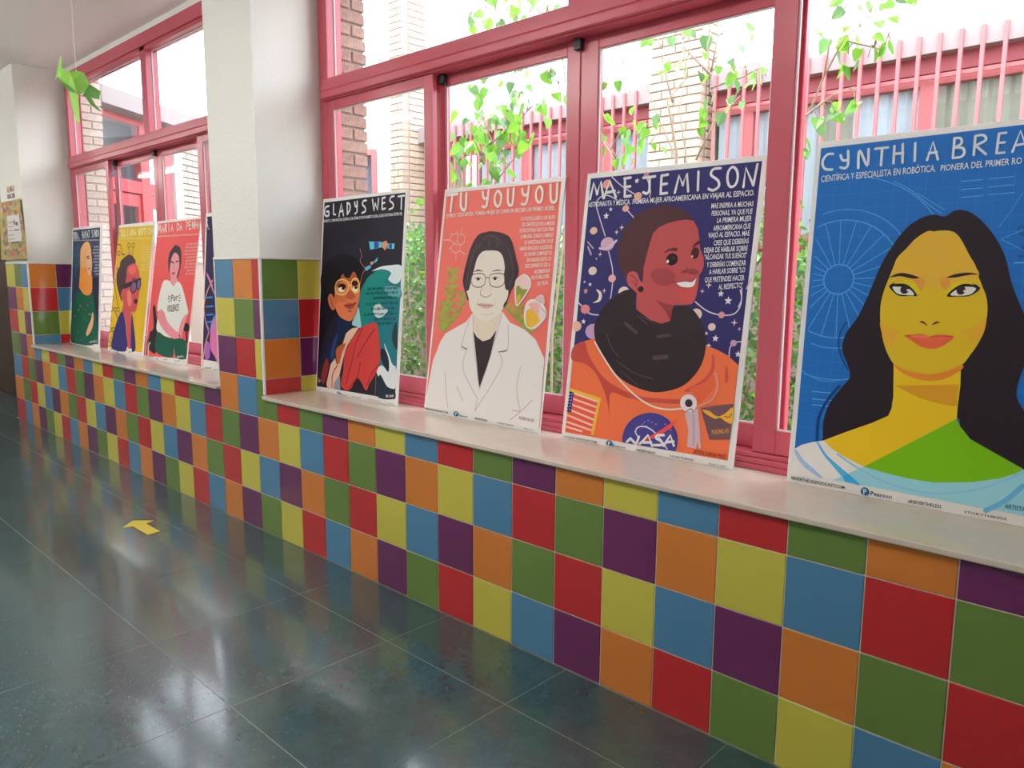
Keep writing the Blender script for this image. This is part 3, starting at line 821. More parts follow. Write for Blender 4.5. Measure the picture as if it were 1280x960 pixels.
ART = json.loads(r'''{"P8":[["q","1d5fa6",13,977,506,981,550,981,640,102,20,65,16,101],
["grid","2c6fb4",730.0],
["wheel","4a93cc",98.1,602.5,41.8,166.3,195.9,285.7,23.9],
["k","5a9fd4",1.8,384,854,433,855],
["k","5a9fd4",1.7,445,855,501,857],
["k","5a9fd4",1.8,386,833,435,834],
["k","5a9fd4",1.7,447,835,503,837],
["k","5a9fd4",1.8,388,813,437,815],
["k","5a9fd4",1.7,449,816,505,818],
["l","4389c4",2.9,221,867,255,848,279,830,313,800,346,775],
["l","4389c4",2.3,283,832,316,809,353,784],
["k","4389c4",1.7,480,736,502,773,522,816],
["k","4389c4",2.1,487,705,531,726],
["k","4389c4",2.1,487,705,536,677],
["k","5a9fd4",2.5,520,646,547,647],
["l","4389c4",2.4,16,336,58,315,104,312,155,325],
["k","5a9fd4",2.3,52,277,115,278],
["k","5a9fd4",2.3,54,255,117,257],
["k","5a9fd4",2.3,56,238,119,240],
["l","17366f",3.7,133,483,120,460,115,422,126,384,149,349],
["l","17366f",7.4,129,301,101,260,79,202,80,131],
["p","231c23",355,767,381,782,417,772,459,731,497,669,523,590,560,506,577,444,562,378,557,324,578,284,627,237,651,178,652,125,646,112,589,142,522,174,469,199,443,226,432,252,348,265,276,276,267,231,162,174,97,140,96,149,93,193,105,245,132,292,155,328,147,361,127,405,134,452,160,496,183,558,205,629,225,677,261,736,296,764,329,773],
["q","d0ac20",266,393,275,286,274,255,267,233,229,209,162,174,99,139,125,119,163,101,217,83,433,247,432,276,433,335,428,407],
["q","c08a24",277,317,430,336,429,305,430,280,419,278,396,280,369,284,341,290,312,301,293,310],
["q","69a313",433,247,443,228,469,199,522,174,589,143,575,129,541,110,480,89,394,72,339,71,282,75,217,83],
["q","d3ccca",16,101,37,117,69,130,99,139,125,119,163,101,217,83,138,31,13,18],
["q","86bccb",217,83,282,75,339,71,394,72,480,89,541,110,575,129,589,142,646,112,659,28,601,29,138,31],
["p","93add6",16,98,25,97,47,73,77,53,107,31,95,30,55,49,30,72],
["p","4a9fd0",80,131,85,132,113,98,151,72,211,31,170,38,129,73,100,101],
["q","2f93cf",163,44,176,56,212,31,170,31],
["l","7fb0cf",5.3,142,106,202,76,284,49,370,41,441,53,515,83,590,134],
["l","5d9fc6",11.6,520,24,558,56,593,102],
["p","c3a424",333,729,295,715,271,687,250,662,242,637,235,612,223,568,219,524,225,474,238,427,254,394,271,373,296,362,323,357,362,356,399,368,431,386,447,412,464,447,474,488,475,529,469,562,459,585,446,615,438,639,421,667,394,713,371,729],
["p","c59b35",346,725,333,729,318,730,295,715,271,687,252,648,240,614,260,604,306,595,348,577,393,597,433,607,448,617,437,639,421,667,394,713,371,729,357,729],
["p","c9982e",222,488,244,478,272,469,267,447,265,429,245,424,231,452],
["p","c9982e",474,515,462,494,443,480,419,473,436,459,447,442,464,450,474,481],
["p","c9782f",271,373,296,362,323,357,362,356,399,368,431,386,433,376,403,351,364,338,321,342,282,358],
["p","bfae1c",256,594,275,603,296,595,316,573,309,567,294,583,276,593],
["p","bfae1c",378,574,392,592,410,602,422,598,411,592,395,582,382,566],
["p","c5893a",292,606,314,610,325,599,318,574,303,592],
["p","c5893a",375,610,363,607,361,593,375,576,386,594],
["p","2a1a20",235,608,253,619,275,620,309,609,292,606,261,612],
["p","2a1a20",375,609,394,618,423,622,447,618,426,616,397,610],
["p","1d161b",236,586,250,591,273,592,291,583,309,561,296,560,266,559,248,570],
["p","d9d2cd",245,582,257,584,284,581,301,563,279,562,258,566],
["c","33232a",276.3,576.6,11.0,11.8],
["c","d9d2cd",284.2,575.0,2.7,2.9],
["p","1d161b",380,561,393,580,411,592,429,593,453,585,446,572,429,562,408,561],
["p","d9d2cd",388,564,403,580,421,586,444,583,437,570,422,564],
["c","33232a",411.1,577.0,10.4,11.6],
["c","d9d2cd",418.9,575.2,2.4,2.7],
["k","1d161b",2.5,237,586,245,592],
["k","1d161b",2.5,241,589,251,594],
["k","1d161b",2.2,452,584,442,592],
["k","1d161b",2.2,447,586,437,594],
["p","4a2a22",321,492,330,494,342,483,331,488],
["p","4a2a22",352,485,360,494,371,493,362,489],
["p","c9593d",288,454,309,458,330,461,349,455,367,461,405,458,392,440,374,427,352,423,329,427,306,441],
["l","8a2f28",1.4,288,453,323,454,349,453,374,457,405,458],
["p","d26a4c",303,454,326,457,349,453,340,450,320,449],
["l","c3cbd8",7.2,50,957,35,957,24,945,23,929,33,916,52,913],
["l","c3cbd8",7.1,72,951,77,939,85,935,95,937],
["l","c3cbd8",7.1,92,961,95,924,88,914,74,917],
["l","c3cbd8",7.0,124,911,123,959,148,915,147,960],
["k","c3cbd8",6.8,165,959,198,959],
["k","c3cbd8",6.8,183,958,184,913],
["k","c3cbd8",6.7,214,961,216,915],
["k","c3cbd8",6.6,235,964,239,915],
["k","c3cbd8",6.7,215,940,238,940],
["k","c3cbd8",6.5,266,963,269,916],
["k","c3cbd8",6.4,299,916,309,962,325,915],
["k","c3cbd8",6.4,302,933,320,934],
["k","c3cbd8",6.2,359,965,360,915],
["l","c3cbd8",6.2,359,965,373,963,376,950,361,941],
["l","c3cbd8",6.2,361,941,380,938,385,925,378,916,360,915],
["k","c3cbd8",6.1,406,965,407,918],
["l","c3cbd8",6.1,406,965,424,965,430,952,408,941],
["k","c3cbd8",6.1,409,941,434,917],
["k","c3cbd8",5.9,458,965,457,917],
["k","c3cbd8",5.9,458,965,473,965],
["k","c3cbd8",5.9,457,942,472,942],
["k","c3cbd8",5.9,457,917,474,917],
["k","c3cbd8",5.8,491,917,503,966,523,918],
["k","c3cbd8",5.8,496,932,516,934],
["t","c3cbd8",22.7,880.2,322.0,884.3,17.6,"CIENTÍFICA Y ESPECIALISTA EN ROBÓTICA."],
["t","c3cbd8",334.0,883.8,513.4,886.4,16.0,"PIONERA DEL PRIMER RO"],
["b","23407a",521.5,728.3,549.8,727.5,9.8,37],
["b","23407a",526.0,710.5,551.6,710.0,9.8,235],
["b","23407a",531.3,679.6,554.6,679.4,9.8,908],
["b","23407a",526.7,657.5,556.8,657.5,9.8,72],
["t","23242a",15.1,9.1,171.1,10.2,9.0,"NEVERTHELESSPODCAST.COM"],
["c","1f5a80",226.7,14.1,11.6,12.1],
["t","e8e4e2",223.4,6.1,232.0,7.2,15.1,"P"],
["t","3b4a58",242.9,7.9,297.9,7.9,10.9,"Pearson"],
["t","23242a",339.9,7.1,419.9,7.9,8.9,"#NEVERTHELESS"],
["t","3a3838",473.4,7.5,566.8,9.5,6.2,"STORYTHINGS"],
["t","27496a",559.9,39.0,603.7,38.9,11.3,"ARTISTA"]],"P7":[["q","2c2a5b",17,973,687,974,682,27,18,23],
["l","c9b8c6",4.0,112,972,164,933,231,896],
["l","c9b8c6",3.9,188,853,239,808],
["l","c9b8c6",4.1,57,865,81,815,110,757],
["l","c9b8c6",4.1,57,865,58,890,83,906,113,902,146,886],
["l","c9b8c6",4.0,132,702,155,645,163,603,164,561,162,530],
["l","c9b8c6",4.8,15,513,53,488,78,472,118,469],
["l","c9b8c6",4.0,505,529,554,499,606,488,649,494,668,524,665,578],
["l","c9b8c6",3.7,687,407,658,402,647,380,649,346],
["l","c9b8c6",3.8,254,975,284,915,284,886],
["l","c9b8c6",3.3,660,571,669,542,660,515],
["c","d18d88",94.4,946.8,20.2,16.4],
["c","d9a08a",234.9,894.2,16.1,13.5],
["c","d79a94",188.0,853.2,14.3,11.9],
["c","dba78f",54.9,778.5,16.8,13.5],
["c","b99aae",124.1,728.0,30.3,24.8],
["c","cbb2a8",68.9,630.2,19.0,15.3],
["c","d19a98",160.3,603.1,16.7,13.8],
["c","cfc0b4",217.2,555.0,23.4,19.5],
["c","c97a7c",52.9,488.2,21.2,17.0],
["c","d1a08c",19.0,423.0,24.2,19.3],
["c","a98aae",98.5,407.7,34.6,28.0],
["c","cfb8ae",514.5,487.1,21.1,19.0],
["c","d8b4a8",576.2,448.2,13.6,12.4],
["c","c58a96",605.9,488.4,11.4,10.5],
["c","b58a9a",658.1,400.8,11.1,10.3],
["c","b9808a",261.7,965.6,11.1,9.4],
["l","c9aabb",8.2,91,713,115,710,143,723,162,739],
["s5","d9c4c8",123.0,853.2,8.7],
["s5","d9c4c8",105.6,830.2,13.5],
["s5","d9c4c8",63.7,580.1,8.9],
["s5","d9c4c8",37.4,589.1,6.2],
["s5","d9c4c8",224.2,948.5,11.0],
["s5","d9c4c8",595.5,556.6,11.8],
["s5","d9c4c8",624.0,534.7,14.4],
["s5","d9c4c8",50.9,442.1,11.1],
["s5","d9c4c8",593.6,411.8,12.3],
["s5","d9c4c8",559.2,426.2,7.9],
["s5","d9c4c8",572.3,386.3,9.1],
["s5","d9c4c8",677.9,366.8,11.3],
["s5","d48a86",47.2,555.4,12.5],
["s4","d9b4b0",150.0,912.9,10.6],
["s4","d9b4b0",179.6,785.7,11.8],
["s4","d9b4b0",159.7,769.9,10.6],
["s4","d9b4b0",96.2,690.7,10.2],
["s4","d9b4b0",549.4,584.0,12.6],
["s4","d9b4b0",528.0,563.6,8.6],
["s4","d9b4b0",131.4,557.9,10.1],
["s4","d9b4b0",653.4,465.7,12.6],
["s4","d9b4b0",673.0,446.5,7.5],
["s4","d9b4b0",81.4,674.5,6.1],
["p","dcc0ae",94,562,114,556,124,538,115,518,86,513,105,524,109,544],
["l","b79ab0",4.9,33,738,62,713],
["l","b79ab0",6.9,37,719,55,691],
["l","b79ab0",4.3,682,574,693,605],
["q","de6540",17,345,68,371,114,384,273,339,455,358,561,387,601,377,644,360,683,332,682,27,18,23],
["p","a8423a",15,343,63,368,88,326,140,267,195,230,280,201,344,188,282,183,211,194,205,149,219,78,199,148,174,201,128,259,77,287,15,296],
["p","b5493c",589,361,588,311,560,271,504,234,522,231,571,263,600,303,599,343],
["p","b5493c",641,331,641,297,646,273,654,280,650,310],
["p","b04a3e",271,204,344,193,442,197,494,201,493,187,414,180,322,179],
["p","c85a3c",524,242,571,266,599,293,610,257,583,217,558,195,537,221],
["p","2c2327",138,501,161,522,198,550,235,564,273,558,279,507,424,509,467,514,506,498,538,461,558,418,563,381,557,332,534,287,495,248,439,224,380,214,309,224,242,248,180,291,133,342,109,391,105,439],
["l","4b3b41",3.7,282,475,333,444],
["l","4b3b41",11.9,237,445,289,414],
["l","4b3b41",11.3,379,405,423,413],
["l","4b3b41",15.6,372,331,420,339],
["l","4b3b41",3.8,219,308,296,273,375,259],
["l","4b3b41",3.0,239,275,316,232],
["l","4b3b41",2.9,298,474,355,450],
["l","4b3b41",3.8,159,407,190,354,226,322],
["p","45292d",179,667,174,708,181,753,204,795,244,830,295,850,350,856,407,844,447,819,472,796,448,804,412,799,374,792,342,779,332,714,325,617,296,594,267,622,224,607,201,622,186,647],
["q","a3474a",337,781,374,794,411,800,441,802,468,797,487,771,498,733,503,705,521,673,524,645,518,626,511,617,512,580,509,550,503,531,494,520,468,516,428,515,422,498,417,460,423,466,386,450,339,461,278,496,277,508,273,555,289,578,293,597,291,644,305,722,315,761],
["p","7b353a",357,530,392,519,425,514,423,498,419,465,401,488,376,511],
["p","8d3c42",324,627,351,639,390,636,420,617,417,593,396,579,357,583,329,602],
["p","b04a48",441,570,483,573,505,589,507,547,493,526,457,523],
["p","aa4d4f",225,600,228,621,247,629,267,621,281,597,297,583,291,561,274,554,250,569,233,581],
["l","5f2a30",2.7,238,615,259,607,270,587,260,577],
["l","5f2a30",2.2,247,597,265,582,276,563],
["c","241a1e",288.5,565.9,12.2,10.4],
["c","1d1518",401.2,669.1,23.0,20.7],
["c","e8dcd6",385.4,662.2,5.0,5.8],
["c","33232a",406.1,674.3,7.7,6.7],
["p","4a2326",365,689,383,704,413,708,417,698,389,698],
["c","3a1f25",486.9,689.0,14.7,19.7],
["c","c9a09a",477.6,678.0,3.2,4.2],
["p","4a2326",474,705,481,720,499,731,501,721,487,713],
["p","84383d",441,623,456,634,482,638,503,632,507,622,489,618,467,624],
["l","6a2c30",2.5,441,623,456,631,463,643],
["p","ebe2dc",430,591,460,596,486,595,501,610,496,584,483,576,456,576,440,581],
["l","5a2328",2.6,411,594,431,592,460,596,487,595,502,611],
["q","dda432",17,191,168,169,150,31,17,28],
["q","d1503e",21,178,153,158,138,31,19,28],
["k","e0b2a4",7.2,41,173,151,155],
["k","e0b2a4",7.2,40,152,148,134],
["k","e0b2a4",7.2,39,130,146,111],
["k","e0b2a4",7.2,36,108,144,87],
["k","e0b2a4",7.3,20,88,141,66],
["k","e0b2a4",7.3,19,63,140,47],
["k","e0b2a4",7.3,19,45,95,37],
["q","343064",19,179,41,175,37,100,16,101],
["c","d8d0dc",20.9,167.5,2.3,1.9],
["c","d8d0dc",32.5,168.7,2.3,1.9],
["c","d8d0dc",20.1,155.9,2.4,1.9],
["c","d8d0dc",31.8,157.2,2.3,1.9],
["c","d8d0dc",19.4,144.3,2.4,1.9],
["c","d8d0dc",31.1,145.6,2.3,1.9],
["c","d8d0dc",18.7,132.8,2.4,1.9],
["c","d8d0dc",30.4,134.1,2.3,1.9],
["c","d8d0dc",18.0,121.2,2.4,1.9],
["c","d8d0dc",29.6,122.5,2.3,1.9],
["c","d8d0dc",17.2,109.6,2.4,1.9],
["c","d8d0dc",28.9,110.9,2.3,1.9],
["q","3d397c",276,38,278,55,282,71,289,86,299,100,312,113,326,123,343,132,360,138,378,142,396,143,414,142,431,138,447,132,461,123,473,113,483,101,491,88,496,73,498,58,497,43,493,28,500,27,279,24],
["c","c8c0dc",360.8,106.9,1.9,1.6],
["c","c8c0dc",375.4,115.3,1.9,1.6],
["c","c8c0dc",391.2,110.8,1.9,1.6],
["c","c8c0dc",369.8,94.8,1.9,1.6],
["c","c8c0dc",406.9,106.2,1.9,1.6],
["c","c8c0dc",353.9,99.3,1.9,1.6],
["c","c8c0dc",443.9,111.0,1.8,1.6],
["c","c8c0dc",467.8,94.7,1.8,1.6],
["c","c8c0dc",325.8,68.9,2.0,1.7],
["l","d3c8dc",4.3,344,50,329,68,336,85,359,92,390,86,422,66,447,43,461,29],
["q","d1463c",489,136,467,101,412,61,338,28,424,86],
["k","e6dcdc",9.5,297,28,311,43],
["k","e6dcdc",9.5,311,43,337,26],
["k","e6dcdc",9.4,337,26,345,54],
["k","e6dcdc",9.3,350,27,381,65,401,30],
["k","e6dcdc",9.3,364,37,397,42],
["l","e6dcdc",9.0,443,74,420,70,413,60,437,51,438,40,405,34],
["k","e6dcdc",9.0,446,38,468,77,485,45],
["k","e6dcdc",9.0,456,52,482,58],
["l","d6c0bb",6.2,114,370,160,317,225,254,312,195,385,166,446,162,498,171],
["l","c58a88",5.8,609,300,621,258,605,213,555,184],
["q","b7a0a8",512,158,559,180,574,115,585,54,580,46,570,71,569,47,534,49,533,104],
["l","8a747c",2.7,544,156,555,100,557,53],
["c","cbc2c6",522.6,192.5,31.1,29.1],
["c","2c2327",524.0,192.7,14.1,13.3],
["l","7a6a70",4.0,518,164,535,175,545,165],
["q","644750",569,181,619,196,681,208,683,95,612,84],
["p","d3992f",575,177,601,176,622,165,639,164,658,176,682,197,685,149,661,150,643,159,624,154,603,160,588,167],
["l","644750",3.2,656,166,672,165,680,178],
["t","d3992f",618.2,101.4,678.2,115.9,14.8,"YOUNG AS"],
["t","7a2f28",559.3,30.0,676.4,31.0,13.8,"ARTISTA: KARINA PEREZ"],
["k","d7cdd2",10.4,25,896,36,956,56,912],
["k","d7cdd2",10.3,56,912,67,958,86,898],
["k","d7cdd2",10.2,89,896,107,958,142,896],
["k","d7cdd2",10.2,96,915,134,918],
["k","d7cdd2",9.9,174,961,181,895],
["k","d7cdd2",9.9,181,895,206,896],
["k","d7cdd2",9.9,171,960,198,961],
["k","d7cdd2",9.9,177,929,200,930],
["k","d7cdd2",9.6,252,956,300,957],
["l","d7cdd2",9.5,278,956,282,912,273,900,258,905],
["k","d7cdd2",9.3,326,958,330,895],
["k","d7cdd2",9.3,330,895,355,896],
["k","d7cdd2",9.3,326,957,351,959],
["k","d7cdd2",9.3,328,927,351,928],
["k","d7cdd2",9.1,386,895,396,954,414,918],
["k","d7cdd2",9.0,414,918,425,957,437,896],
["k","d7cdd2",8.8,468,959,473,897],
["l","d7cdd2",8.6,548,963,522,962,516,944,543,924,548,904,529,893,512,899],
["k","d7cdd2",8.3,635,896,636,957,668,899],
["k","d7cdd2",8.1,668,899,674,964],
["L","d7cdd2",8.4,589,963,576,947,578,918,590,900,606,905,612,928,605,952],
["t","d7cdd2",22.4,866.2,207.8,866.1,18.6,"ASTRONAUTA Y MÉDICA."],
["t","d7cdd2",217.7,866.1,674.7,866.8,17.7,"PRIMERA MUJER AFROAMERICANA EN VIAJAR AL ESPACIO."],
["t","d7cdd2",529.5,833.9,675.4,833.0,16.4,"MAE INSPIRA A MUCHAS"],
["t","d7cdd2",533.8,809.4,675.0,809.6,16.4,"PERSONAS, YA QUE FUE"],
["t","d7cdd2",555.9,785.7,675.0,787.7,16.3,"LA PRIMERA MUJER"],
["t","d7cdd2",546.0,760.8,674.2,763.3,16.3,"AFROAMERICANA QUE"],
["t","d7cdd2",529.8,738.1,674.3,740.9,16.4,"VIAJÓ AL ESPACIO. MAE"],
["t","d7cdd2",552.8,712.6,673.9,716.9,16.3,"CREE QUE DEBERÍAS"],
["t","d7cdd2",521.0,689.5,672.9,694.0,16.4,"DEJAR DE HABLAR SOBRE"],
["t","d7cdd2",524.6,666.6,672.4,672.0,16.4,"\"ALCANZAR TUS SUEÑOS\""],
["t","d7cdd2",536.3,641.5,672.6,648.0,16.4,"Y DEBERÍAS COMENZAR"],
["t","d7cdd2",547.6,618.6,672.6,626.0,16.3,"A HABLAR SOBRE \"LO"],
["t","d7cdd2",535.3,592.6,672.9,600.8,16.4,"QUE PRETENDES HACER"],
["t","d7cdd2",587.2,569.3,670.8,577.8,16.2,"AL RESPECTO\""],
["t","23242a",15.4,1.8,168.4,4.1,7.9,"NEVERTHELESSPODCAST.COM"],
["c","1f5a80",224.1,11.6,14.1,11.6],
["t","e8e4e2",220.0,4.0,230.5,5.0,14.5,"P"],
["t","3b4a58",241.6,2.6,295.3,3.2,9.7,"Pearson"],
["t","23242a",339.0,3.8,417.7,4.1,8.0,"#NEVERTHELESS"],
["t","3a3838",475.0,5.3,564.6,6.8,5.6,"STORYTHINGS"],
["t","4f8a70",617.5,3.5,682.4,5.0,6.8,"·Ada's List·"]],"P6":[["q","d8665d",16,974,680,974,689,290,698,20,9,17],
["l","8f9b45",10.0,84,369,90,439,101,505,112,570,109,628],
["k","8f9b45",12.9,84,369,55,384],
["k","8f9b45",12.9,84,369,108,387],
["k","7d9440",12.9,87,397,45,417],
["k","8f9b45",12.9,87,397,119,414],
["k","8f9b45",12.9,89,425,60,438],
["k","7d9440",12.9,89,425,125,449],
["k","7d9440",12.9,92,452,62,466],
["k","7d9440",12.9,92,452,126,476],
["k","7d9440",12.8,97,478,67,497],
["k","7d9440",12.8,97,478,128,493],
["k","8f9b45",12.8,101,505,71,528],
["k","7d9440",12.8,101,505,133,521],
["k","7d9440",12.8,105,531,68,553],
["k","7d9440",12.8,105,531,136,548],
["k","8f9b45",12.7,110,557,76,569],
["k","8f9b45",12.7,110,557,146,569],
["k","8f9b45",12.7,111,582,74,596],
["k","8f9b45",12.7,111,582,141,597],
["k","7d9440",12.7,110,605,80,621],
["k","8f9b45",12.7,110,605,143,620],
["k","8f9b45",12.7,109,628,69,643],
["k","8f9b45",12.7,109,628,146,640],
["l","8f9b45",9.1,89,370,137,421,177,481,190,526],
["k","8f9b45",11.8,89,370,59,389],
["k","7d9440",11.8,89,370,115,386],
["k","8f9b45",11.7,113,396,81,405],
["k","7d9440",11.7,113,396,148,420],
["k","7d9440",11.6,137,421,97,430],
["k","8f9b45",11.6,137,421,172,443],
["k","8f9b45",11.5,157,451,117,468],
["k","7d9440",11.5,157,451,183,465],
["k","8f9b45",11.5,177,481,150,495],
["k","7d9440",11.5,177,481,204,492],
["k","8f9b45",11.4,184,504,155,523],
["k","8f9b45",11.4,184,504,209,516],
["k","7d9440",11.4,190,526,159,539],
["k","8f9b45",11.4,190,526,212,539],
["l","8f9b45",8.3,72,385,60,438,74,484],
["k","7d9440",10.8,72,385,51,393],
["k","8f9b45",10.8,72,385,91,404],
["k","8f9b45",10.8,66,411,39,426],
["k","8f9b45",10.8,66,411,94,425],
["k","8f9b45",10.8,60,438,36,445],
["k","8f9b45",10.8,60,438,79,455],
["k","7d9440",10.8,67,461,42,468],
["k","8f9b45",10.8,67,461,86,472],
["k","8f9b45",10.8,74,484,44,492],
["k","8f9b45",10.8,74,484,101,498],
["l","8f9b45",7.7,600,390,551,417,496,456,458,485],
["k","7d9440",10.0,600,390,572,408],
["k","7d9440",10.0,600,390,626,409],
["k","8f9b45",10.1,571,406,548,417],
["k","7d9440",10.1,571,406,599,428],
["k","8f9b45",10.2,540,424,509,442],
["k","7d9440",10.2,540,424,568,442],
["k","7d9440",10.3,507,448,476,460],
["k","7d9440",10.3,507,448,538,460],
["k","7d9440",10.4,481,467,445,484],
["k","8f9b45",10.4,481,467,511,480],
["k","7d9440",10.4,458,485,427,494],
["k","8f9b45",10.4,458,485,484,502],
["l","8f9b45",7.7,595,395,540,440,526,481],
["k","7d9440",10.0,595,395,567,404],
["k","8f9b45",10.0,595,395,620,405],
["k","7d9440",10.1,567,417,547,433],
["k","7d9440",10.1,567,417,592,432],
["k","7d9440",10.2,540,440,518,454],
["k","8f9b45",10.2,540,440,564,457],
["k","8f9b45",10.2,533,461,509,468],
["k","8f9b45",10.2,533,461,554,474],
["k","7d9440",10.2,526,481,501,490],
["k","8f9b45",10.2,526,481,549,495],
["K","e6b3a4",3.3,69,766,80,789,114,792,121,765,98,748],
["K","e6b3a4",3.2,118,781,138,793,164,777,165,753,143,741,119,756],
["K","e6b3a4",3.3,96,748,80,733,92,714,116,708,141,717,140,740],
["k","e6b3a4",3.3,26,766,69,766],
["k","e6b3a4",3.2,116,708,120,678],
["k","e6b3a4",3.2,141,717,177,700],
["k","e6b3a4",3.2,138,793,141,817],
["k","e6b3a4",3.3,80,789,68,795],
["k","e6b3a4",3.2,114,792,115,805],
["k","e6b3a4",3.3,80,733,69,724],
["p","3a2e33",180,577,180,622,192,679,205,723,226,762,256,786,291,792,322,795,382,787,430,769,457,735,479,687,502,634,496,587,475,554,462,525,439,483,341,513,230,503,208,526],
["l","574a50",4.1,245,745,226,701,210,633,203,566],
["l","574a50",4.1,283,761,305,776,353,770,388,742],
["l","574a50",3.9,429,725,459,672,474,613,457,570],
["l","574a50",4.1,269,750,249,717],
["l","574a50",4.0,315,765,320,727],
["l","574a50",4.0,355,759,375,726],
["p","d3c6bb",282,710,329,715,377,710,406,688,423,645,423,613,438,559,457,548,454,516,439,494,433,470,399,438,353,423,305,428,265,448,240,475,225,514,209,543,222,550,232,594,243,639,254,681],
["p","cbbdad",259,446,305,428,353,423,399,438,432,468,426,412,415,373,392,343,351,333,312,342,275,371],
["q","d6cac8",257,450,225,413,152,380,97,354,71,319,32,229,16,106,6,18,251,14,489,9,704,12,687,291,632,362,570,397,483,422,435,464,417,404,336,343,282,371],
["q","cbbdad",261,440,291,409,337,406,380,415,431,459,411,382,381,347,338,335,299,350,275,372],
["q","34272c",275,374,300,352,337,336,379,348,412,386,388,265,344,139,309,259],
["l","a3948f",3.1,263,440,287,314,344,140],
["l","a3948f",2.9,434,453,397,297,347,135],
["l","a3948f",3.1,249,439,209,307,245,297],
["l","a3948f",3.2,245,297,236,208,338,96],
["l","a3948f",2.9,474,413,486,313,436,300],
["l","a3948f",3.0,436,300,458,234,328,37],
["l","a3948f",3.1,338,96,332,41],
["l","a3948f",3.3,119,190,141,100,160,36],
["l","a3948f",2.8,566,250,558,158,590,72],
["l","a3948f",2.9,537,31,598,79,648,127],
["l","a3948f",3.2,206,133,252,73],
["l","a3948f",2.9,544,72,590,72],
["l","6f6265",4.8,211,306,231,301,247,297],
["l","6f6265",4.4,436,299,461,303,482,310],
["p","4f4243",243,625,268,636,298,627,269,629],
["p","4f4243",349,627,380,635,413,631,380,630],
["c","f0e6de",271.1,594.7,21.2,6.2],
["c","f0e6de",374.7,597.0,20.3,6.0],
["c","3a2e33",273.5,595.3,10.6,6.2],
["c","3a2e33",373.8,597.5,10.1,6.0],
["l","5a4a4a",2.8,249,596,268,602,298,596],
["l","5a4a4a",2.7,355,598,372,605,400,599],
["L","6a5850",4.2,229,594,235,611,262,618,301,617,317,600,313,573,286,561,253,564,236,577],
["L","6a5850",4.0,340,598,347,614,382,620,417,617,429,601,426,575,397,563,362,566,346,579],
["l","6a5850",4.1,316,600,327,603,340,600],
["l","8a7568",3.4,301,562,295,533,312,523],
["l","8a7568",3.4,312,523,332,520,355,528,362,537],
["l","b09c8c",2.0,339,590,356,546],
["p","be978a",284,489,324,494,378,489,364,477,331,473,304,479],
["l","7a5650",2.8,281,490,330,486,379,490],
["l","b8a698",2.1,285,511,281,472],
["l","b8a698",2.0,381,514,395,476],
["l","b8a698",2.0,309,451,350,448,388,457],
["l","b8a698",2.1,291,411,305,367],
["l","b8a698",2.0,402,416,394,361],
["p","d6b3ae",493,587,512,605,540,615,568,599,577,572,558,538,515,490,499,528],
["p","7b8838",500,557,509,572,533,558,561,555,538,521,514,496],
["p","b09a3a",505,528,529,534,525,510,514,497],
["L","e3d6d2",3.8,493,587,512,605,540,615,568,599,577,572,558,538,515,490,499,528],
["p","d8bdb8",564,430,559,477,573,509,604,516,648,501,674,465,658,434,619,405,583,407],
["p","dda035",568,467,595,481,626,459,642,434,612,410,579,412],
["p","d99a98",578,499,613,505,637,480,626,459,595,481],
["L","e3d6d2",4.4,564,430,559,477,573,509,604,516,648,501,674,465,658,434,619,405,583,407],
["p","c9b0ac",608,514,620,531,643,538,657,522,655,500],
["l","9a8482",2.5,614,520,637,511,655,512],
["l","9a8482",2.4,624,529,638,523,656,525],
["l","9a8482",2.4,674,465,644,486,620,505],
["k","e3cfc8",13.3,27,965,90,965],
["k","e3cfc8",13.1,58,965,56,893],
["l","e3cfc8",12.9,114,966,119,915,136,894,152,900,149,963],
["l","e3cfc8",12.3,250,962,256,942,269,933,285,938],
["l","e3cfc8",12.2,285,967,283,912,272,898,256,901],
["l","e3cfc8",11.7,399,962,406,911,420,896,433,905,431,963],
["l","e3cfc8",11.4,479,958,485,940,498,932,513,937],
["l","e3cfc8",11.3,515,966,512,911,503,896,484,898],
["l","e3cfc8",10.8,629,964,638,908,654,894,667,906,663,966],
["L","e3cfc8",11.2,340,961,326,938,331,911,348,896,362,908,362,941],
["L","e3cfc8",10.4,572,962,557,940,563,911,578,899,591,909,590,942],
["t","e3cfc8",30.4,864.7,208.3,865.7,17.1,"QUÍMICA Y EDUCADORA."],
["t","e3cfc8",217.5,865.9,667.4,865.4,16.4,"PRIMERA MUJER DE CHINA EN RECIBIR UN PREMIO NOBEL."],
["t","e3cfc8",488.6,830.7,670.9,829.1,15.5,"TU YOUYOU LIDERÓ A UN GRUPO"],
["t","e3cfc8",498.5,806.8,670.9,806.5,15.5,"DE CIENTÍFICOS EN LA MISIÓN"],
["t","e3cfc8",488.5,783.6,671.0,783.8,15.6,"DE ENCONTRAR UNA CURA PARA"],
["t","e3cfc8",498.4,759.7,671.1,761.1,15.5,"LA MALARIA. CUANDO COMENZÓ"],
["t","e3cfc8",522.3,735.0,672.0,737.8,15.5,"SU INVESTIGACIÓN, YA SE"],
["t","e3cfc8",498.5,711.2,671.4,714.5,15.6,"HABÍAN EVALUADO ALREDEDOR"],
["t","e3cfc8",528.8,687.9,671.4,692.3,15.5,"DE 240 000 COMPUESTOS"],
["t","e3cfc8",544.2,664.8,672.2,670.1,15.4,"SIN NINGÚN ÉXITO. SU"],
["t","e3cfc8",537.7,641.3,671.5,647.2,15.5,"DESCUBRIMIENTO DE LA"],
["t","e3cfc8",589.3,618.0,672.4,624.3,15.3,"ARTEMISININA"],
["t","e3cfc8",576.4,595.7,671.5,602.5,15.4,"SALVÓ MILLONES"],
["t","e3cfc8",614.8,571.7,671.0,578.4,15.2,"DE VIDAS."],
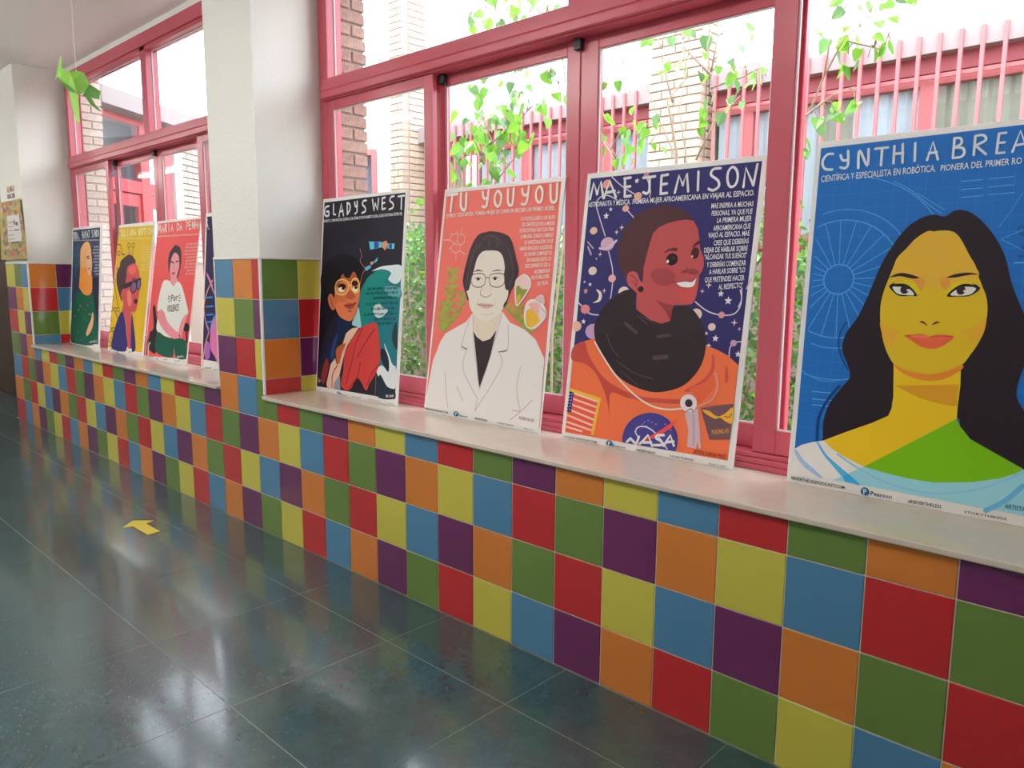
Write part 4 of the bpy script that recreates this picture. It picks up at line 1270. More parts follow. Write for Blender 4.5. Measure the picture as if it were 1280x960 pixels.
["t","23242a",9.7,9.9,166.4,9.9,7.5,"NEVERTHELESSPODCAST.COM"],
["c","1f5a80",218.7,15.5,16.4,11.1],
["t","e8e4e2",213.9,8.1,226.1,9.2,13.8,"P"],
["t","3b4a58",239.2,7.0,291.5,8.2,9.3,"Pearson"],
["t","23242a",336.3,8.5,412.0,8.1,7.7,"#NEVERTHELESS"],
["t","3a3838",471.2,9.4,561.2,9.7,5.4,"STORYTHINGS"],
["t","4f8a70",615.6,7.2,670.8,6.9,6.6,"·Ada's List·"],
["t","6f6265",588.5,42.2,666.2,40.8,12.0,"REVER YA-OB"]],"P5":[["q","201d27",13,975,683,980,678,31,7,23],
["q","1d6a74",357,496,370,539,421,595,498,632,584,650,678,649,683,531,678,272,676,75,614,85,535,130,432,261,356,394],
["p","17756c",412,586,499,625,579,617,556,570,613,549,685,540,676,496,557,490,503,446,464,425,408,366,375,389,370,456,378,518],
["p","c4cfd0",453,624,516,644,584,651,678,649,678,585,635,566,584,587,604,617,537,634],
["p","5f9aa0",550,546,607,557,681,546,673,505,605,508],
["p","b9c8c8",481,456,519,473,552,454,594,445,558,413,513,404,479,426],
["p","8fb8bc",337,417,354,449,374,395,383,352,344,354,304,365],
["p","263338",663,390,637,352,635,310,655,276,678,272],
["p","c6cbd2",576,284,612,241,644,195,677,174,675,84,603,89,528,141,559,180,602,166,623,180],
["p","1b2433",555,260,591,251,619,205,618,154,580,182,551,223],
["p","1c2b3a",550,135,614,85,671,74,672,33,537,30],
["p","15121a",12,480,5,590,47,666,158,706,270,701,351,665,379,612,369,551,251,387,136,386,32,225,8,26],
["p","17223f",181,398,252,377,299,365,290,342,259,317,206,280,158,237,134,181,31,171,137,268,171,336],
["p","c36c45",142,486,145,537,179,576,205,611,227,596,266,591,301,622,337,587,361,533,360,505,349,455,329,411,293,379,240,382,187,402,154,438,135,469],
["p","94492f",145,537,179,576,205,611,227,596,266,591,301,622,340,584,326,592,274,573,207,577],
["p","b2603c",158,506,239,491,241,472,185,472,151,457,134,482],
["p","b8623f",81,489,105,510,130,491,149,438,126,427,93,453],
["l","5f2c20",5.4,98,493,118,469,124,443],
["c","24130f",204.3,548.6,36.0,13.7],
["c","24130f",314.2,564.7,28.1,13.4],
["c","ead7b4",200.6,531.7,29.3,12.5],
["c","ead7b4",319.9,536.3,23.8,13.5],
["c","24130f",216.8,538.5,14.6,8.1],
["c","24130f",325.5,543.8,12.9,7.3],
["L","dfae5e",7.1,144,543,162,572,206,583,252,572,264,542,237,513,186,507,154,519],
["L","dfae5e",6.8,285,555,295,582,329,588,353,566,353,533,330,520,299,526],
["k","dfae5e",6.0,260,554,285,555],
["p","a54e36",239,494,253,516,285,530,317,510,322,495,285,484],
["p","9a3d36",230,454,275,468,300,465,334,472,313,446,273,437],
["l","54201d",4.4,230,454,282,455,333,471],
["l","8f4630",7.0,269,427,297,426],
["q","dcab95",257,314,286,332,310,343,369,352,328,310,277,260,258,233,233,161,210,88,163,24,107,26,99,47,131,150,169,184,188,149,218,229],
["p","a2512f",178,232,256,265,228,210,208,158,185,169],
["p","1f3c6e",185,311,154,276,139,248,127,194,147,169,165,224],
["l","7a2f28",6.5,191,147,154,102,150,33],
["p","b23a37",399,356,450,372,493,379,519,362,541,284,549,197,523,141,476,87,448,47,405,85,364,101,325,48,281,31,231,53,247,126,251,206,288,265,348,324],
["l","7b262a",7.6,399,350,344,266,320,186,277,63],
["l","7b262a",8.2,495,348,429,283,363,204],
["l","7b262a",7.8,388,181,369,107,303,42],
["l","7b262a",6.6,543,184,482,127,456,72],
["q","7e8a92",169,56,198,87,221,96,228,28,163,24],
["p","7b2b2a",86,176,114,138,75,44,46,76],
["q","4fb0c2",419,766,525,761,523,736,432,727],
["q","2e3c8c",460,763,497,761,499,735,464,731],
["q","c58666",525,759,558,767,572,747,551,721,523,740],
["q","4fb0c2",570,753,621,751,619,727,569,730],
["q","2e3c8c",581,751,603,751,604,729,581,730],
["q","4f9fc2",394,641,434,654,448,643,407,624],
["q","c58666",435,665,457,672,466,661,446,653],
["q","4fb0c2",463,667,496,691,494,673,473,663],
["l","b0765a",3.3,345,736,363,700,354,671,397,636,377,612,362,563],
["l","8a6a50",3.4,524,131,525,80,521,28],
["l","d3cdd0",10.4,57,955,27,949,18,924,34,906,59,908,57,928],
["k","d3cdd0",10.5,57,928,38,928],
["k","d3cdd0",10.3,99,960,103,910,121,909],
["k","d3cdd0",10.2,153,899,168,960,193,901],
["k","d3cdd0",10.2,159,922,187,924],
["k","d3cdd0",9.9,222,961,226,905],
["l","d3cdd0",9.9,222,961,244,952,247,926,226,905],
["l","d3cdd0",9.8,286,961,290,945,300,938,310,944],
["k","d3cdd0",9.7,307,963,309,912,293,904],
["l","d3cdd0",9.5,383,963,359,961,353,945,375,930,378,912,352,905],
["k","d3cdd0",9.3,433,964,450,910,457,944],
["k","d3cdd0",9.3,457,944,476,911,482,966],
["k","d3cdd0",9.1,511,966,513,914],
["k","d3cdd0",9.2,513,914,538,916],
["k","d3cdd0",9.1,511,966,533,967],
["k","d3cdd0",9.1,512,941,532,943],
["l","d3cdd0",8.8,601,969,579,966,572,950,595,936,597,918,569,910],
["k","d3cdd0",8.8,633,965,678,967],
["k","d3cdd0",8.7,658,966,660,907],
["t","d3cdd0",14.3,873.4,668.4,879.7,13.4,"MATEMÁTICA. COMPONENTE EN EL DESARROLLO DEL SISTEMA DE POSICIONAMIENTO GLOBAL (GLOBAL POSITIONING SYSTEM, GPS)"],
["b","12373c",429.0,532.7,662.6,542.1,12.0,874],
["b","12373c",405.7,509.4,662.9,520.8,12.1,664],
["b","12373c",476.2,489.8,666.0,499.0,12.0,249],
["b","12373c",476.2,489.2,666.1,498.4,12.0,867],
["b","12373c",419.4,460.3,667.8,473.6,12.2,206],
["b","12373c",462.4,437.1,661.8,448.7,12.2,701],
["b","12373c",402.7,407.8,663.5,424.2,12.3,998],
["b","12373c",489.6,388.9,664.0,400.7,12.2,118],
["b","12373c",523.2,369.3,644.7,378.0,12.2,400],
["t","23242a",0.8,-2.8,161.8,-1.3,6.3,"NEVERTHELESSPODCAST.COM"],
["c","1f5a80",216.3,7.3,16.6,9.5],
["t","e8e4e2",211.1,0.8,223.5,2.0,11.9,"P"],
["t","3b4a58",234.6,2.9,289.8,3.5,7.9,"Pearson"],
["t","23242a",334.0,1.4,413.1,2.2,6.6,"#NEVERTHELESS"],
["t","3a3838",470.3,4.9,567.1,5.4,4.7,"STORYTHINGS"],
["t","4f8a70",622.7,5.0,676.1,5.0,5.7,"·Ada's List·"],
["b","cfc9c6",610.5,32.7,672.9,41.3,13.9,382],
["k","cfc9c6",4.9,25,66,31,45,46,58,23,53]],"P1":[["q","333a52",23,972,656,972,672,34,18,1],
["q","24304c",28,966,644,969,644,889,33,878],
["q","2a4a66",53,838,177,848,207,662,73,545],
["q","222338",513,558,657,585,668,109,588,223],
["p","134f3e",202,463,321,438,434,421,508,449,571,344,620,226,620,37,26,2,31,257,85,391],
["c","b08a3a",119.9,240.9,10.8,3.8],
["c","7aa39a",187.3,297.5,9.3,3.4],
["c","2f7a5a",564.1,181.8,14.6,5.6],
["c","7aa39a",344.3,228.7,11.0,4.0],
["c","b08a3a",487.4,266.7,16.0,6.0],
["c","8a5a3a",320.6,75.8,10.2,3.7],
["c","2f7a5a",165.5,361.5,12.0,4.3],
["c","2f7a5a",322.0,256.1,13.1,4.8],
["c","2f7a5a",548.2,244.2,11.5,4.4],
["c","7aa39a",450.2,267.4,16.5,6.2],
["c","8a5a3a",184.4,108.0,15.6,5.6],
["c","8a5a3a",381.1,297.5,10.9,4.0],
["c","8a5a3a",352.9,97.1,11.7,4.3],
["c","8a5a3a",507.2,235.9,12.9,4.9],
["c","8a5a3a",300.6,301.7,11.6,4.2],
["c","2f7a5a",508.3,184.3,14.6,5.5],
["c","8a5a3a",271.9,45.4,15.2,5.5],
["c","8a5a3a",216.2,300.9,13.5,4.9],
["c","b08a3a",446.8,271.3,8.4,3.2],
["c","2f7a5a",524.4,354.5,12.8,4.8],
["c","b08a3a",198.9,293.3,16.9,6.1],
["c","b08a3a",418.2,338.0,10.6,4.0],
["c","2f7a5a",497.5,368.0,15.5,5.9],
["c","b08a3a",102.4,239.9,11.6,4.1],
["c","b08a3a",161.1,34.9,9.4,3.4],
["c","b08a3a",239.7,330.0,17.2,6.2],
["c","6f93b0",168.3,693.3,8.9,3.2],
["c","6f93b0",81.7,675.9,9.2,3.2],
["c","6f93b0",160.2,762.1,8.9,3.2],
["c","6f93b0",168.2,822.6,8.9,3.2],
["c","6f93b0",198.8,667.4,8.8,3.2],
["c","6f93b0",156.7,752.6,8.9,3.2],
["c","6f93b0",126.3,747.0,9.0,3.2],
["c","6f93b0",150.5,672.6,9.0,3.2],
["c","6f93b0",68.9,758.3,9.2,3.2],
["c","6f93b0",133.1,668.3,9.0,3.2],
["c","6f93b0",121.3,582.8,9.1,3.2],
["c","6f93b0",98.6,651.3,9.1,3.2],
["c","6f93b0",153.2,817.8,8.9,3.2],
["c","6f93b0",198.4,587.2,8.9,3.2],
["p","d0843a",229,817,303,856,389,864,450,826,488,701,483,617,507,558,505,461,434,424,322,431,225,472,197,499,214,600,210,699,212,768],
["p","d79b66",229,817,303,856,389,864,450,826,468,772,385,761,373,664,236,662,212,768],
["p","d69c80",362,746,404,794,460,782,494,701,495,653,474,603,409,594,366,664],
["l","6a3a30",11.5,367,737,422,746],
["l","6a3a30",9.2,387,722,432,730],
["l","a0503f",11.4,412,640,457,646],
["p","d69a78",434,163,504,229,525,286,555,270,559,221,523,144,426,87,394,107],
["k","c9ccd4",9.9,51,893,40,951],
["l","c9ccd4",9.9,40,951,68,937,74,911,51,893],
["k","c9ccd4",9.8,91,894,80,952],
["l","c9ccd4",9.8,80,952,104,946,107,929,86,923],
["k","c9ccd4",9.8,88,923,118,894],
["k","c9ccd4",9.7,133,894,135,952,162,895],
["k","c9ccd4",9.7,134,915,151,917],
["k","c9ccd4",9.6,184,895,186,899],
["k","c9ccd4",9.4,255,896,243,953],
["k","c9ccd4",9.3,281,897,268,953],
["k","c9ccd4",9.4,249,924,274,926],
["k","c9ccd4",9.3,293,897,295,953,321,897],
["k","c9ccd4",9.3,295,917,311,918],
["l","c9ccd4",9.2,321,953,330,931,340,925,347,937],
["l","c9ccd4",9.2,345,953,351,909,341,898],
["k","c9ccd4",9.1,371,898,372,953,398,898],
["k","c9ccd4",9.1,372,917,388,919],
["k","c9ccd4",9.1,397,954,424,953],
["k","c9ccd4",9.0,410,954,422,899],
["l","c9ccd4",8.8,496,952,480,954,479,938,496,927,504,911,497,900,484,904],
["k","c9ccd4",8.7,534,901,522,954],
["k","c9ccd4",8.7,557,901,547,955],
["k","c9ccd4",8.7,547,955,580,901],
["k","c9ccd4",8.6,580,901,570,955],
["k","c9ccd4",8.6,594,901,583,955],
["l","c9ccd4",8.6,583,955,608,942,614,918,594,901],
["k","c9ccd4",8.5,641,902,629,955],
["b","b9bccb",36.6,878.2,655.3,865.9,11.7,168],
["b","b9bccb",536.4,813.3,652.1,811.9,13.3,122],
["b","b9bccb",522.7,788.7,654.5,787.7,13.3,174],
["b","b9bccb",509.0,764.0,656.9,763.4,13.3,439],
["b","b9bccb",553.0,739.1,659.2,739.2,13.3,709],
["b","b9bccb",539.4,714.4,661.6,714.8,13.3,897],
["b","b9bccb",525.7,689.4,664.0,690.5,13.3,360],
["b","b9bccb",569.6,665.0,666.4,666.1,13.3,599],
["b","b9bccb",556.0,640.0,668.8,641.7,13.3,456],
["b","b9bccb",542.4,614.8,671.2,617.3,13.4,818],
["b","b9bccb",586.2,590.8,673.5,592.8,13.3,393],
["b","55585f",51.7,-8.9,192.9,6.4,10.7,906],
["b","55585f",253.8,-1.3,380.2,12.7,10.4,713],
["b","55585f",415.8,10.3,516.5,21.5,10.2,227],
["b","c9ccd4",480.5,30.0,649.7,48.6,17.6,906],
["c","2a4a66",216.4,1.1,14.5,5.2]],"P2":[["q","c3a020",2,970,679,964,680,35,7,19],
["L","33222a",6.9,76,768,70,756,50,752,27,757,16,769,22,780,42,785,64,779],
["L","33222a",6.7,269,826,264,815,244,811,223,816,212,827,217,839,237,843,258,838],
["L","33222a",6.5,357,824,352,813,333,809,312,814,301,825,307,837,326,841,347,836],
["L","33222a",6.9,31,550,25,539,5,534,-17,538,-29,549,-23,561,-3,566,20,561],
["L","33222a",6.9,33,415,27,404,7,398,-16,402,-27,413,-21,425,-1,430,21,426],
["L","33222a",6.8,38,332,32,321,12,315,-10,319,-22,330,-16,341,4,347,26,343],
["L","33222a",6.7,112,327,106,316,87,310,65,314,53,325,59,336,79,341,101,338],
["L","33222a",6.6,177,330,171,319,152,313,130,317,119,327,124,339,144,344,165,340],
["L","33222a",6.8,32,251,27,240,7,234,-16,237,-27,248,-22,259,-1,265,21,261],
["L","33222a",6.8,45,167,39,156,19,150,-3,153,-15,164,-9,175,11,181,33,178],
["L","33222a",6.7,110,172,104,160,85,154,63,158,51,168,57,179,77,185,98,182],
["L","33222a",6.7,51,55,45,43,26,37,4,40,-8,50,-2,62,18,68,40,65],
["l","33222a",9.4,15,837,70,831,113,765,171,757],
["l","33222a",8.9,245,808,273,743],
["l","33222a",8.7,334,807,333,742],
["l","33222a",9.3,31,656,71,631],
["l","33222a",9.2,13,531,68,447,142,352],
["l","33222a",9.0,88,304,167,252],
["l","33222a",9.0,57,109,34,69],
["l","33222a",8.9,79,152,86,122],
["p","38222a",191,739,258,753,336,742,407,701,388,653,326,572,287,476,201,462,199,396,124,460,61,538,51,619,95,668,108,705],
["p","b2474c",251,650,332,682,411,684,483,632,511,574,529,494,527,436,504,344,462,318,406,315,427,226,487,47,408,37,333,220,233,309,235,380,172,449,246,541],
["p","d0705f",302,477,367,466,401,386,352,361,307,418],
["c","cf5a52",357.4,637.9,80.0,34.3],
["q","261a22",180,495,180,522,541,583,541,546,472,536,251,492],
["c","261a22",412.3,507.3,63.4,47.9],
["c","6b4f7c",412.0,508.5,45.3,37.1],
["c","261a22",506.6,527.8,44.2,42.6],
["c","6b4f7c",506.6,527.8,29.4,33.1],
["p","3a1a22",440,401,471,423,516,407,486,382],
["l","3a1a22",10.7,374,567,424,573],
["p","2c2863",231,318,156,257,90,135,87,21,389,27,353,152,315,231],
["p","2c2863",418,315,488,206,556,53,472,34,437,181],
["q","d6cfb4",389,55,437,43,487,47,492,23,384,23],
["l","dfcf96",10.6,55,946,63,911,55,900,40,909],
["k","dfcf96",10.6,38,946,64,946],
["l","dfcf96",10.5,80,946,89,911,107,900,119,911,112,946],
["k","dfcf96",10.4,131,946,142,900],
["k","dfcf96",10.3,142,900,169,901],
["k","dfcf96",10.2,205,900,194,945],
["k","dfcf96",10.1,236,900,243,945,271,900],
["k","dfcf96",10.1,239,916,260,917],
["k","dfcf96",10.0,284,900,276,945],
["k","dfcf96",10.0,276,945,315,900],
["k","dfcf96",9.9,315,900,307,945],
["k","dfcf96",9.9,331,900,338,945,365,900],
["k","dfcf96",9.9,334,916,354,917],
["k","dfcf96",9.7,424,900,416,944],
["l","dfcf96",9.7,416,944,441,940,444,927,421,922],
["k","dfcf96",9.7,422,922,453,900],
["l","dfcf96",9.6,476,944,465,931,469,913,486,900,496,913,493,931,476,944],
["k","dfcf96",9.5,505,944,537,943],
["k","dfcf96",9.5,521,944,530,900],
["k","dfcf96",9.3,575,901,565,944],
["l","dfcf96",9.3,623,939,609,943,600,926,606,909,620,901,631,906],
["k","dfcf96",9.2,648,901,639,943],
["k","dfcf96",9.1,676,901,666,943],
["k","dfcf96",9.2,643,922,670,923],
["b","dfcf96",31.2,879.5,677.9,861.3,9.2,874],
["b","dac678",486.6,803.5,668.0,800.0,11.0,122],
["b","dac678",502.8,784.3,669.0,781.4,10.9,174],
["b","dac678",518.9,765.1,670.1,762.9,10.9,439],
["b","dac678",499.3,746.5,671.1,744.4,10.9,709],
["b","dac678",515.3,727.4,672.1,726.0,10.9,897],
["b","dac678",531.3,708.5,673.2,707.5,10.8,360],
["b","dac678",511.8,689.9,674.2,689.2,10.8,599],
["b","dac678",527.8,671.1,675.2,670.8,10.8,456],
["b","dac678",543.7,652.4,676.3,652.5,10.7,818],
["b","dac678",524.3,633.7,677.3,634.2,10.7,393],
["b","55585f",34.5,4.8,153.8,14.7,8.4,906],
["b","55585f",307.6,9.2,374.0,14.9,8.1,713],
["b","55585f",429.1,12.9,487.6,17.9,7.9,227],
["c","2a4a66",207.1,7.5,12.5,4.7]],"P3":[["q","cb4b4b",11,971,706,975,692,43,9,16],
["p","201a20",62,367,94,381,132,322,178,230,174,160,187,47,89,57,52,78,47,182,108,225],
["l","201a20",14.7,30,28,16,98,49,143],
["l","d6cfc8",10.4,63,19,55,90,78,116],
["l","201a20",25.5,648,246,674,160],
["p","201a20",529,281,671,278,687,233,611,229],
["p","231a22",313,797,338,809,376,804,431,783,462,700,453,630,421,580,361,686,301,626,275,625,248,696,258,756],
["p","d78a90",297,715,343,757,411,732,438,664,423,615,415,585,440,549,369,523,302,543,321,579,289,637],
["l","3a2228",10.1,297,695,341,688],
["l","3a2228",9.9,376,694,419,699],
["l","b03a44",16.0,335,613,373,616],
["l","a05a60",6.0,350,686,349,645],
["p","d9d5c9",196,554,292,562,374,525,432,558,510,528,613,409,650,343,591,308,550,282,552,232,472,178,320,176,164,215,175,325,140,356,149,442],
["p","d67f8a",158,323,196,358,264,342,338,278,485,221,557,214,554,180,477,167,343,195,212,254],
["p","d67f8a",645,345,612,265,589,191,565,181,531,230,555,283,579,316],
["k","201a20",9.3,543,195,563,189],
["p","0f4d3d",185,193,320,175,475,166,571,177,668,154,685,51,536,41,482,106,467,38,190,58],
["t","3a3438",362.5,420.2,469.9,430.7,44.8,"Por"],
["t","3a3438",315.0,343.1,501.3,359.8,47.2,"VIOLENCE"],
["k","3a3438",6.0,308,456,338,449],
["k","3a3438",6.0,302,436,336,436],
["k","3a3438",6.0,319,415,345,424],
["k","3a3438",5.8,477,458,499,466],
["k","3a3438",5.7,483,445,509,446],
["k","3a3438",5.7,483,431,509,426],
["k","edc3b8",10.9,35,906,26,961],
["k","edc3b8",10.9,26,961,49,925],
["k","edc3b8",10.8,49,925,53,961],
["k","edc3b8",10.8,53,961,74,906],
["k","edc3b8",10.7,89,906,93,961,127,907],
["k","edc3b8",10.7,91,925,114,927],
["k","edc3b8",10.6,141,907,129,961],
["l","edc3b8",10.7,129,961,159,956,163,940,136,934],
["k","edc3b8",10.6,138,934,175,907],
["k","edc3b8",10.4,212,908,198,961],
["k","edc3b8",10.3,245,908,249,962,281,908],
["k","edc3b8",10.3,247,927,269,928],
["k","edc3b8",10.1,347,909,335,962],
["l","edc3b8",10.1,335,962,369,949,375,925,347,909],
["k","edc3b8",10.0,394,910,398,962,429,910],
["k","edc3b8",10.0,396,928,417,930],
["k","edc3b8",9.7,492,911,481,963],
["l","edc3b8",9.8,481,963,509,958,514,939,487,934],
["k","edc3b8",9.6,539,911,528,963],
["k","edc3b8",9.7,528,963,554,963],
["k","edc3b8",9.7,534,938,556,939],
["k","edc3b8",9.6,539,911,566,913],
["k","edc3b8",9.5,584,912,575,963],
["k","edc3b8",9.6,575,963,614,912],
["k","edc3b8",9.5,614,912,605,963],
["k","edc3b8",9.4,632,912,620,963],
["k","edc3b8",9.4,661,913,648,963],
["k","edc3b8",9.4,626,938,654,939],
["k","edc3b8",9.3,675,913,680,963,708,913],
["k","edc3b8",9.3,678,930,697,932],
["b","edc3b8",31.7,873.1,715.1,868.0,10.3,874],
["b","e6a8a0",517.3,804.5,694.2,804.8,13.1,122],
["b","e6a8a0",512.1,781.9,695.5,782.8,13.1,174],
["b","e6a8a0",506.9,759.3,696.8,760.8,13.1,439],
["b","e6a8a0",501.7,736.7,698.1,738.9,13.1,709],
["b","e6a8a0",539.1,714.7,699.4,717.0,13.0,897],
["b","e6a8a0",534.0,692.2,700.7,695.2,12.9,360],
["b","e6a8a0",528.8,669.7,702.0,673.3,12.9,599],
["b","e6a8a0",523.7,647.2,703.3,651.6,12.9,456],
["b","e6a8a0",560.7,625.9,704.6,629.8,12.8,818],
["b","e6a8a0",555.6,603.6,705.9,608.1,12.8,393],
["b","55585f",19.3,0.5,166.0,16.4,9.6,906],
["b","55585f",330.6,8.0,404.0,16.3,9.1,713],
["b","55585f",514.3,12.0,604.5,22.3,8.9,227],
["c","2a4a66",226.2,11.4,11.4,4.6],
["b","c9d4c8",552.4,40.5,654.3,51.8,15.5,874]],"P4":[["q","262041",18,967,682,967,682,60,18,60],
["q","1a1630",20,965,680,965,680,864,20,864],
["l","a86aa0",13.0,40,611,85,572,123,532],
["l","d08a60",12.8,122,566,64,508,25,437,20,368,50,301,93,246,60,177,31,85,26,17],
["l","c87aa8",13.0,47,600,101,543,150,487],
["l","9a6ab0",12.9,24,345,62,279,100,235],
["k","3a7ac0",11.1,35,455,130,461],
["k","3a7ac0",11.0,45,398,140,405],
["k","3a7ac0",11.0,55,347,149,354],
["k","3a7ac0",11.0,63,301,156,309],
["p","3a8ac0",179,352,135,316,111,259,129,237,188,296],
["p","c4689a",195,344,139,294,115,203,131,131,195,86,259,23,293,39,263,146,224,231],
["p","9a5aa8",72,178,113,158,117,80,68,65,42,108],
["t","cfc9d4",2.4,897.2,42.9,901.3,67.0,"R"],
["b","9a96aa",-0.3,882.9,61.7,882.0,12.2,874],
["b","55585f",46.3,2.4,152.0,11.1,8.9,906],
["b","55585f",214.2,5.2,261.9,9.2,8.7,713],
["c","2a4a66",194.6,5.8,9.6,4.4]]}''')
FIT = json.loads('{"P8": [3.0672, 0.2819, 0.0893, -0.0009, 0.9954, -0.0003, 0.73], "P7": [2.1858, 0.2842, 0.1075, 0.0078, 0.9922, 0.0034, 0.7028], "P6": [1.3826, 0.2826, 0.1207, -0.0067, 0.9919, -0.0011, 0.6995], "P5": [0.4835, 0.2798, 0.1082, -0.01, 0.9926, -0.0018, 0.6991], "P1": [-3.3847, 0.272, 0.1223, 0.0036, 0.9908, -0.0005, 0.7007], "P2": [-2.4747, 0.2708, 0.1272, -0.0013, 0.9908, -0.0005, 0.7003], "P3": [-1.7279, 0.2651, 0.1362, -0.0034, 0.9892, -0.0067, 0.7004], "P4": [-0.8746, 0.2757, 0.1174, -0.0008, 0.9892, -0.0018, 0.7]}')
LAB = {
 'P8': ('portrait_poster', 'large blue poster of a woman with long black hair and yellow skin'),
 'P7': ('portrait_poster', 'navy starry poster of a smiling person in an orange space suit'),
 'P6': ('portrait_poster', 'coral poster of an older woman in glasses and a white coat'),
 'P5': ('portrait_poster', 'near-black poster of a woman in round yellow glasses beside a teal globe'),
 'P1': ('portrait_poster', 'dark blue poster of a woman in an orange headscarf and green dress'),
 'P2': ('portrait_poster', 'mustard yellow poster of a woman in dark glasses and navy blazer'),
 'P3': ('portrait_poster', 'red poster of a seated woman in a white lettered T-shirt and green trousers'),
 'P4': ('portrait_poster', 'dark violet poster with a DNA strand, half hidden behind the tiled pillar'),
}
TOP = {'P8': .359, 'P7': .417, 'P6': .417, 'P5': .357, 'P1': .357, 'P2': .417, 'P3': .417, 'P4': .359}
for k in ('P8', 'P7', 'P6', 'P5', 'P4', 'P3', 'P2', 'P1'):
    x0, y0, lean, yaw, h, roll, w = FIT[k]
    if k == 'P5': x0 = .506
    if k == 'P1': x0 = -3.372
    if k == 'P4': x0 = -.838
    lean = math.asin((TOP[k] - y0) / h)
    r = place(LAB[k][0], None, None, (x0, y0, SZ + .0006), None, label=LAB[k][1], category='poster', group='portrait posters leaning on the window sills')
    U = Vector((math.cos(yaw), math.sin(yaw), 0)); N = Vector((-math.sin(yaw), math.cos(yaw), 0))
    V = Vector((0, 0, math.cos(lean))) + N * math.sin(lean)
    r.rotation_mode = 'QUATERNION'
    r.rotation_quaternion = Matrix((U, V.cross(U), V)).transposed().to_quaternion()
    MB().bevel_box((0, 0, 0), (w, .005, h), .0006).build('board', board_m, r)
    q = place('print_holder', None, r) if False else r
    paint(ART[k], w, h, r)
    for c in r.children:
        if c.name.startswith(('artwork', 'lettering')): c.location.y = -.00012

# ------------------------------------------------------------------ small things
# paper bird on its thread
BD = json.loads('{"faces":{"head":[[-0.559,-0.501,2.446],[-0.559,-0.5,2.378],[-0.595,-0.514,2.341],[-0.625,-0.518,2.323],[-0.597,-0.503,2.405]],"fold":[[-0.559,-0.501,2.378],[-0.496,-0.487,2.35],[-0.552,-0.518,2.326],[-0.596,-0.515,2.341]],"body_a":[[-0.552,-0.518,2.326],[-0.496,-0.487,2.35],[-0.466,-0.482,2.309],[-0.51,-0.486,2.284],[-0.569,-0.509,2.312]],"body_b":[[-0.496,-0.487,2.35],[-0.504,-0.45,2.368],[-0.497,-0.417,2.359],[-0.466,-0.482,2.309]],"body_c":[[-0.466,-0.482,2.309],[-0.497,-0.417,2.359],[-0.494,-0.396,2.312],[-0.484,-0.424,2.26],[-0.482,-0.454,2.241],[-0.472,-0.47,2.254],[-0.468,-0.476,2.275],[-0.51,-0.486,2.284]],"under":[[-0.569,-0.509,2.312],[-0.521,-0.482,2.287],[-0.49,-0.468,2.28],[-0.495,-0.463,2.258],[-0.539,-0.463,2.255],[-0.578,-0.481,2.281]],"wing_down":[[-0.569,-0.474,2.275],[-0.496,-0.453,2.244],[-0.478,-0.46,2.186],[-0.486,-0.457,2.105],[-0.519,-0.46,2.105],[-0.541,-0.469,2.165]],"tail_a":[[-0.505,-0.392,2.31],[-0.49,-0.343,2.278],[-0.481,-0.356,2.236],[-0.489,-0.392,2.238],[-0.492,-0.435,2.245],[-0.495,-0.421,2.261]],"tail_b":[[-0.491,-0.434,2.244],[-0.489,-0.392,2.237],[-0.49,-0.372,2.202],[-0.486,-0.345,2.173],[-0.491,-0.363,2.179],[-0.489,-0.398,2.202],[-0.489,-0.42,2.235]]},"hook":[-0.495,-0.455,2.367]}')
hk = Vector(BD['hook'])
bird = empty('origami_bird', hk, label='green folded paper bird hanging on a thread before the farther window', category='ornament')
gp = mat('lime_paper', (.22, .50, .05), .6)
gp2 = mat('shaded_lime_paper', (.12, .32, .06), .6)  # same paper darkened; shade on belly and tail is put into the colour
def sheet(parts, name, m):
    mb = MB()
    for p in parts:
        P = [Vector(q) - hk for q in BD['faces'][p]]
        n = Vector((0, 0, 0))
        for i in range(1, len(P) - 1): n += (P[i] - P[0]).cross(P[i + 1] - P[0])
        n.normalize()
        mb.prism([q - n * .0006 for q in P], n * .0012)
    return mb.build(name, m, bird)
sheet(('head', 'fold'), 'head', gp)
sheet(('body_a', 'body_b', 'body_c'), 'body', gp)
sheet(('under',), 'belly', gp2)
sheet(('wing_down',), 'wing', gp)
sheet(('tail_a', 'tail_b'), 'tail', gp2)
MB().tube([(0, 0, -.02), (-.028, .01, H - hk.z)], .0011, 5).build('thread', mat('white_thread', (.8, .8, .8), .6), bird)

# yellow arrow on the floor
ar = [(-.235, -.413), (-.156, -.335), (-.132, -.385), (.046, -.383), (.061, -.449), (-.132, -.451), (-.147, -.498)]
MB().prism([(x, y, .0006) for x, y in ar][::-1], (0, 0, .0008)).build('arrow_sticker', mat('yellow_vinyl', (.72, .60, .06), .4), label='yellow arrow sticker on the dark green floor', category='sticker')

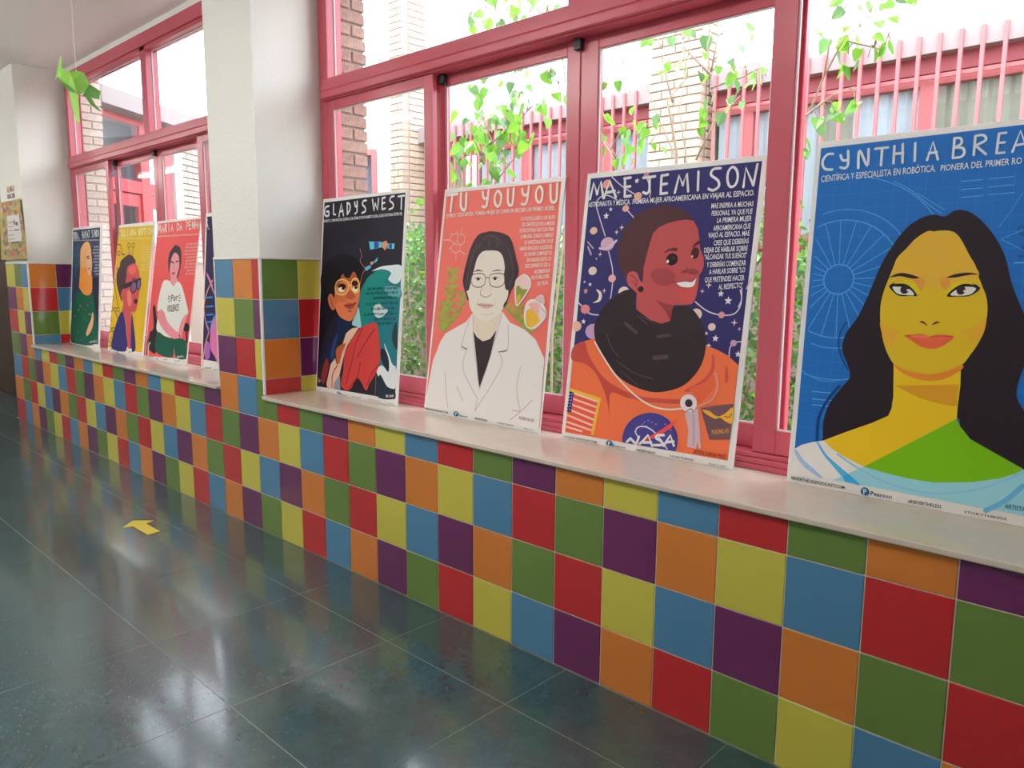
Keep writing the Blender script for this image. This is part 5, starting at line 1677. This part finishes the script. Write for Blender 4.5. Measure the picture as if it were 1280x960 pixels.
# illustrated sheet and two small pictures on the far pillar
mp = empty('wall_map', (-4.08, 0, 1.437), label='colourful illustrated sheet with a white central panel hung on the far pillar', category='poster')
mpm = mat('yellow_print', (.42, .34, .09), .6)
MW, MH = .62, .495
def mpt(u, z_, e=0.):
    """sheet coordinates -> slightly spread, curling sheet flat on the pillar"""
    k = 1 - z_ / MH
    return (.05 * (1 - k) + u / MW * (.61 + .19 * k), -.012 - .012 * k - e, z_)
n = 6
vs = []; fs = []
for i in range(n + 1):
    for e in (0, .0015): vs += [mpt(0, MH * i / n, -e), mpt(MW, MH * i / n, -e)]
for i in range(n):
    j = 4 * i; fs += [(j, j + 1, j + 5, j + 4), (j + 3, j + 2, j + 6, j + 7), (j + 1, j + 3, j + 7, j + 5), (j + 2, j, j + 4, j + 6)]
fs += [(0, 2, 3, 1), (4 * n, 4 * n + 1, 4 * n + 3, 4 * n + 2)]
MB().add(vs, fs).build('sheet', mpm, mp)
PA = MB()
cols = [mat('map_' + n_, c, .6) for n_, c in (('pink', (.50, .16, .14)), ('orange', (.55, .24, .08)), ('green', (.20, .28, .12)), ('violet', (.22, .12, .20)), ('white', (.62, .60, .58)), ('dark', (.08, .07, .10)), ('sand', (.55, .45, .30)))]
rm = random.Random(11)
def patch(x0, x1, z0, z1, mi, e=0):
    e += 1e-4
    PA.add([mpt(x0, z0, e), mpt(x1, z0, e), mpt(x1, z1, e), mpt(x0, z1, e)], [(0, 1, 2, 3)], mi)
for i in range(200):
    x, z_ = rm.uniform(.04, .60), rm.uniform(.01, .47)
    if .20 < x < .52 and .14 < z_ < .36: continue
    s = rm.uniform(.012, .05); patch(x, min(x + s, .615), z_, min(z_ + s * .8, .49), rm.choice((0, 1, 2, 3, 6, 0)), i * 2e-5)
patch(.22, .56, .135, .145, 5, .0022); patch(.215, .555, .15, .37, 4, .0024); patch(.40, .52, .24, .25, 5, .0026); patch(.44, .5, .28, .31, 5, .0026); patch(.39, .43, .29, .33, 3, .0026)
for i in range(5): patch(.23, .38, .17 + i * .035, .175 + i * .035, 3, .0026)
PA.build('print', cols, mp)
for z0, z1, lb, cs in ((2.005, 2.055, 'upper of two tiny pictures on the far white pillar', (1, 6, 3)), (1.955, 1.990, 'lower of two tiny pictures on the far white pillar, greyish', (2, 3, 6))):
    r = empty('small_picture', (-3.82, .0035, z0), label=lb, category='picture')
    MB().bevel_box((0, -.004, 0), (.21, 0, z1 - z0), .0006).build('sheet', cols[cs[1]], r)
    pm = MB()
    for i in range(4): pm.box((.015 + i * .048, -.0052, .006), (.055 + i * .048, -.0041, (z1 - z0) * (.5 + .12 * (i % 3))), i % 3)
    pm.build('print', [cols[c] for c in cs], r)
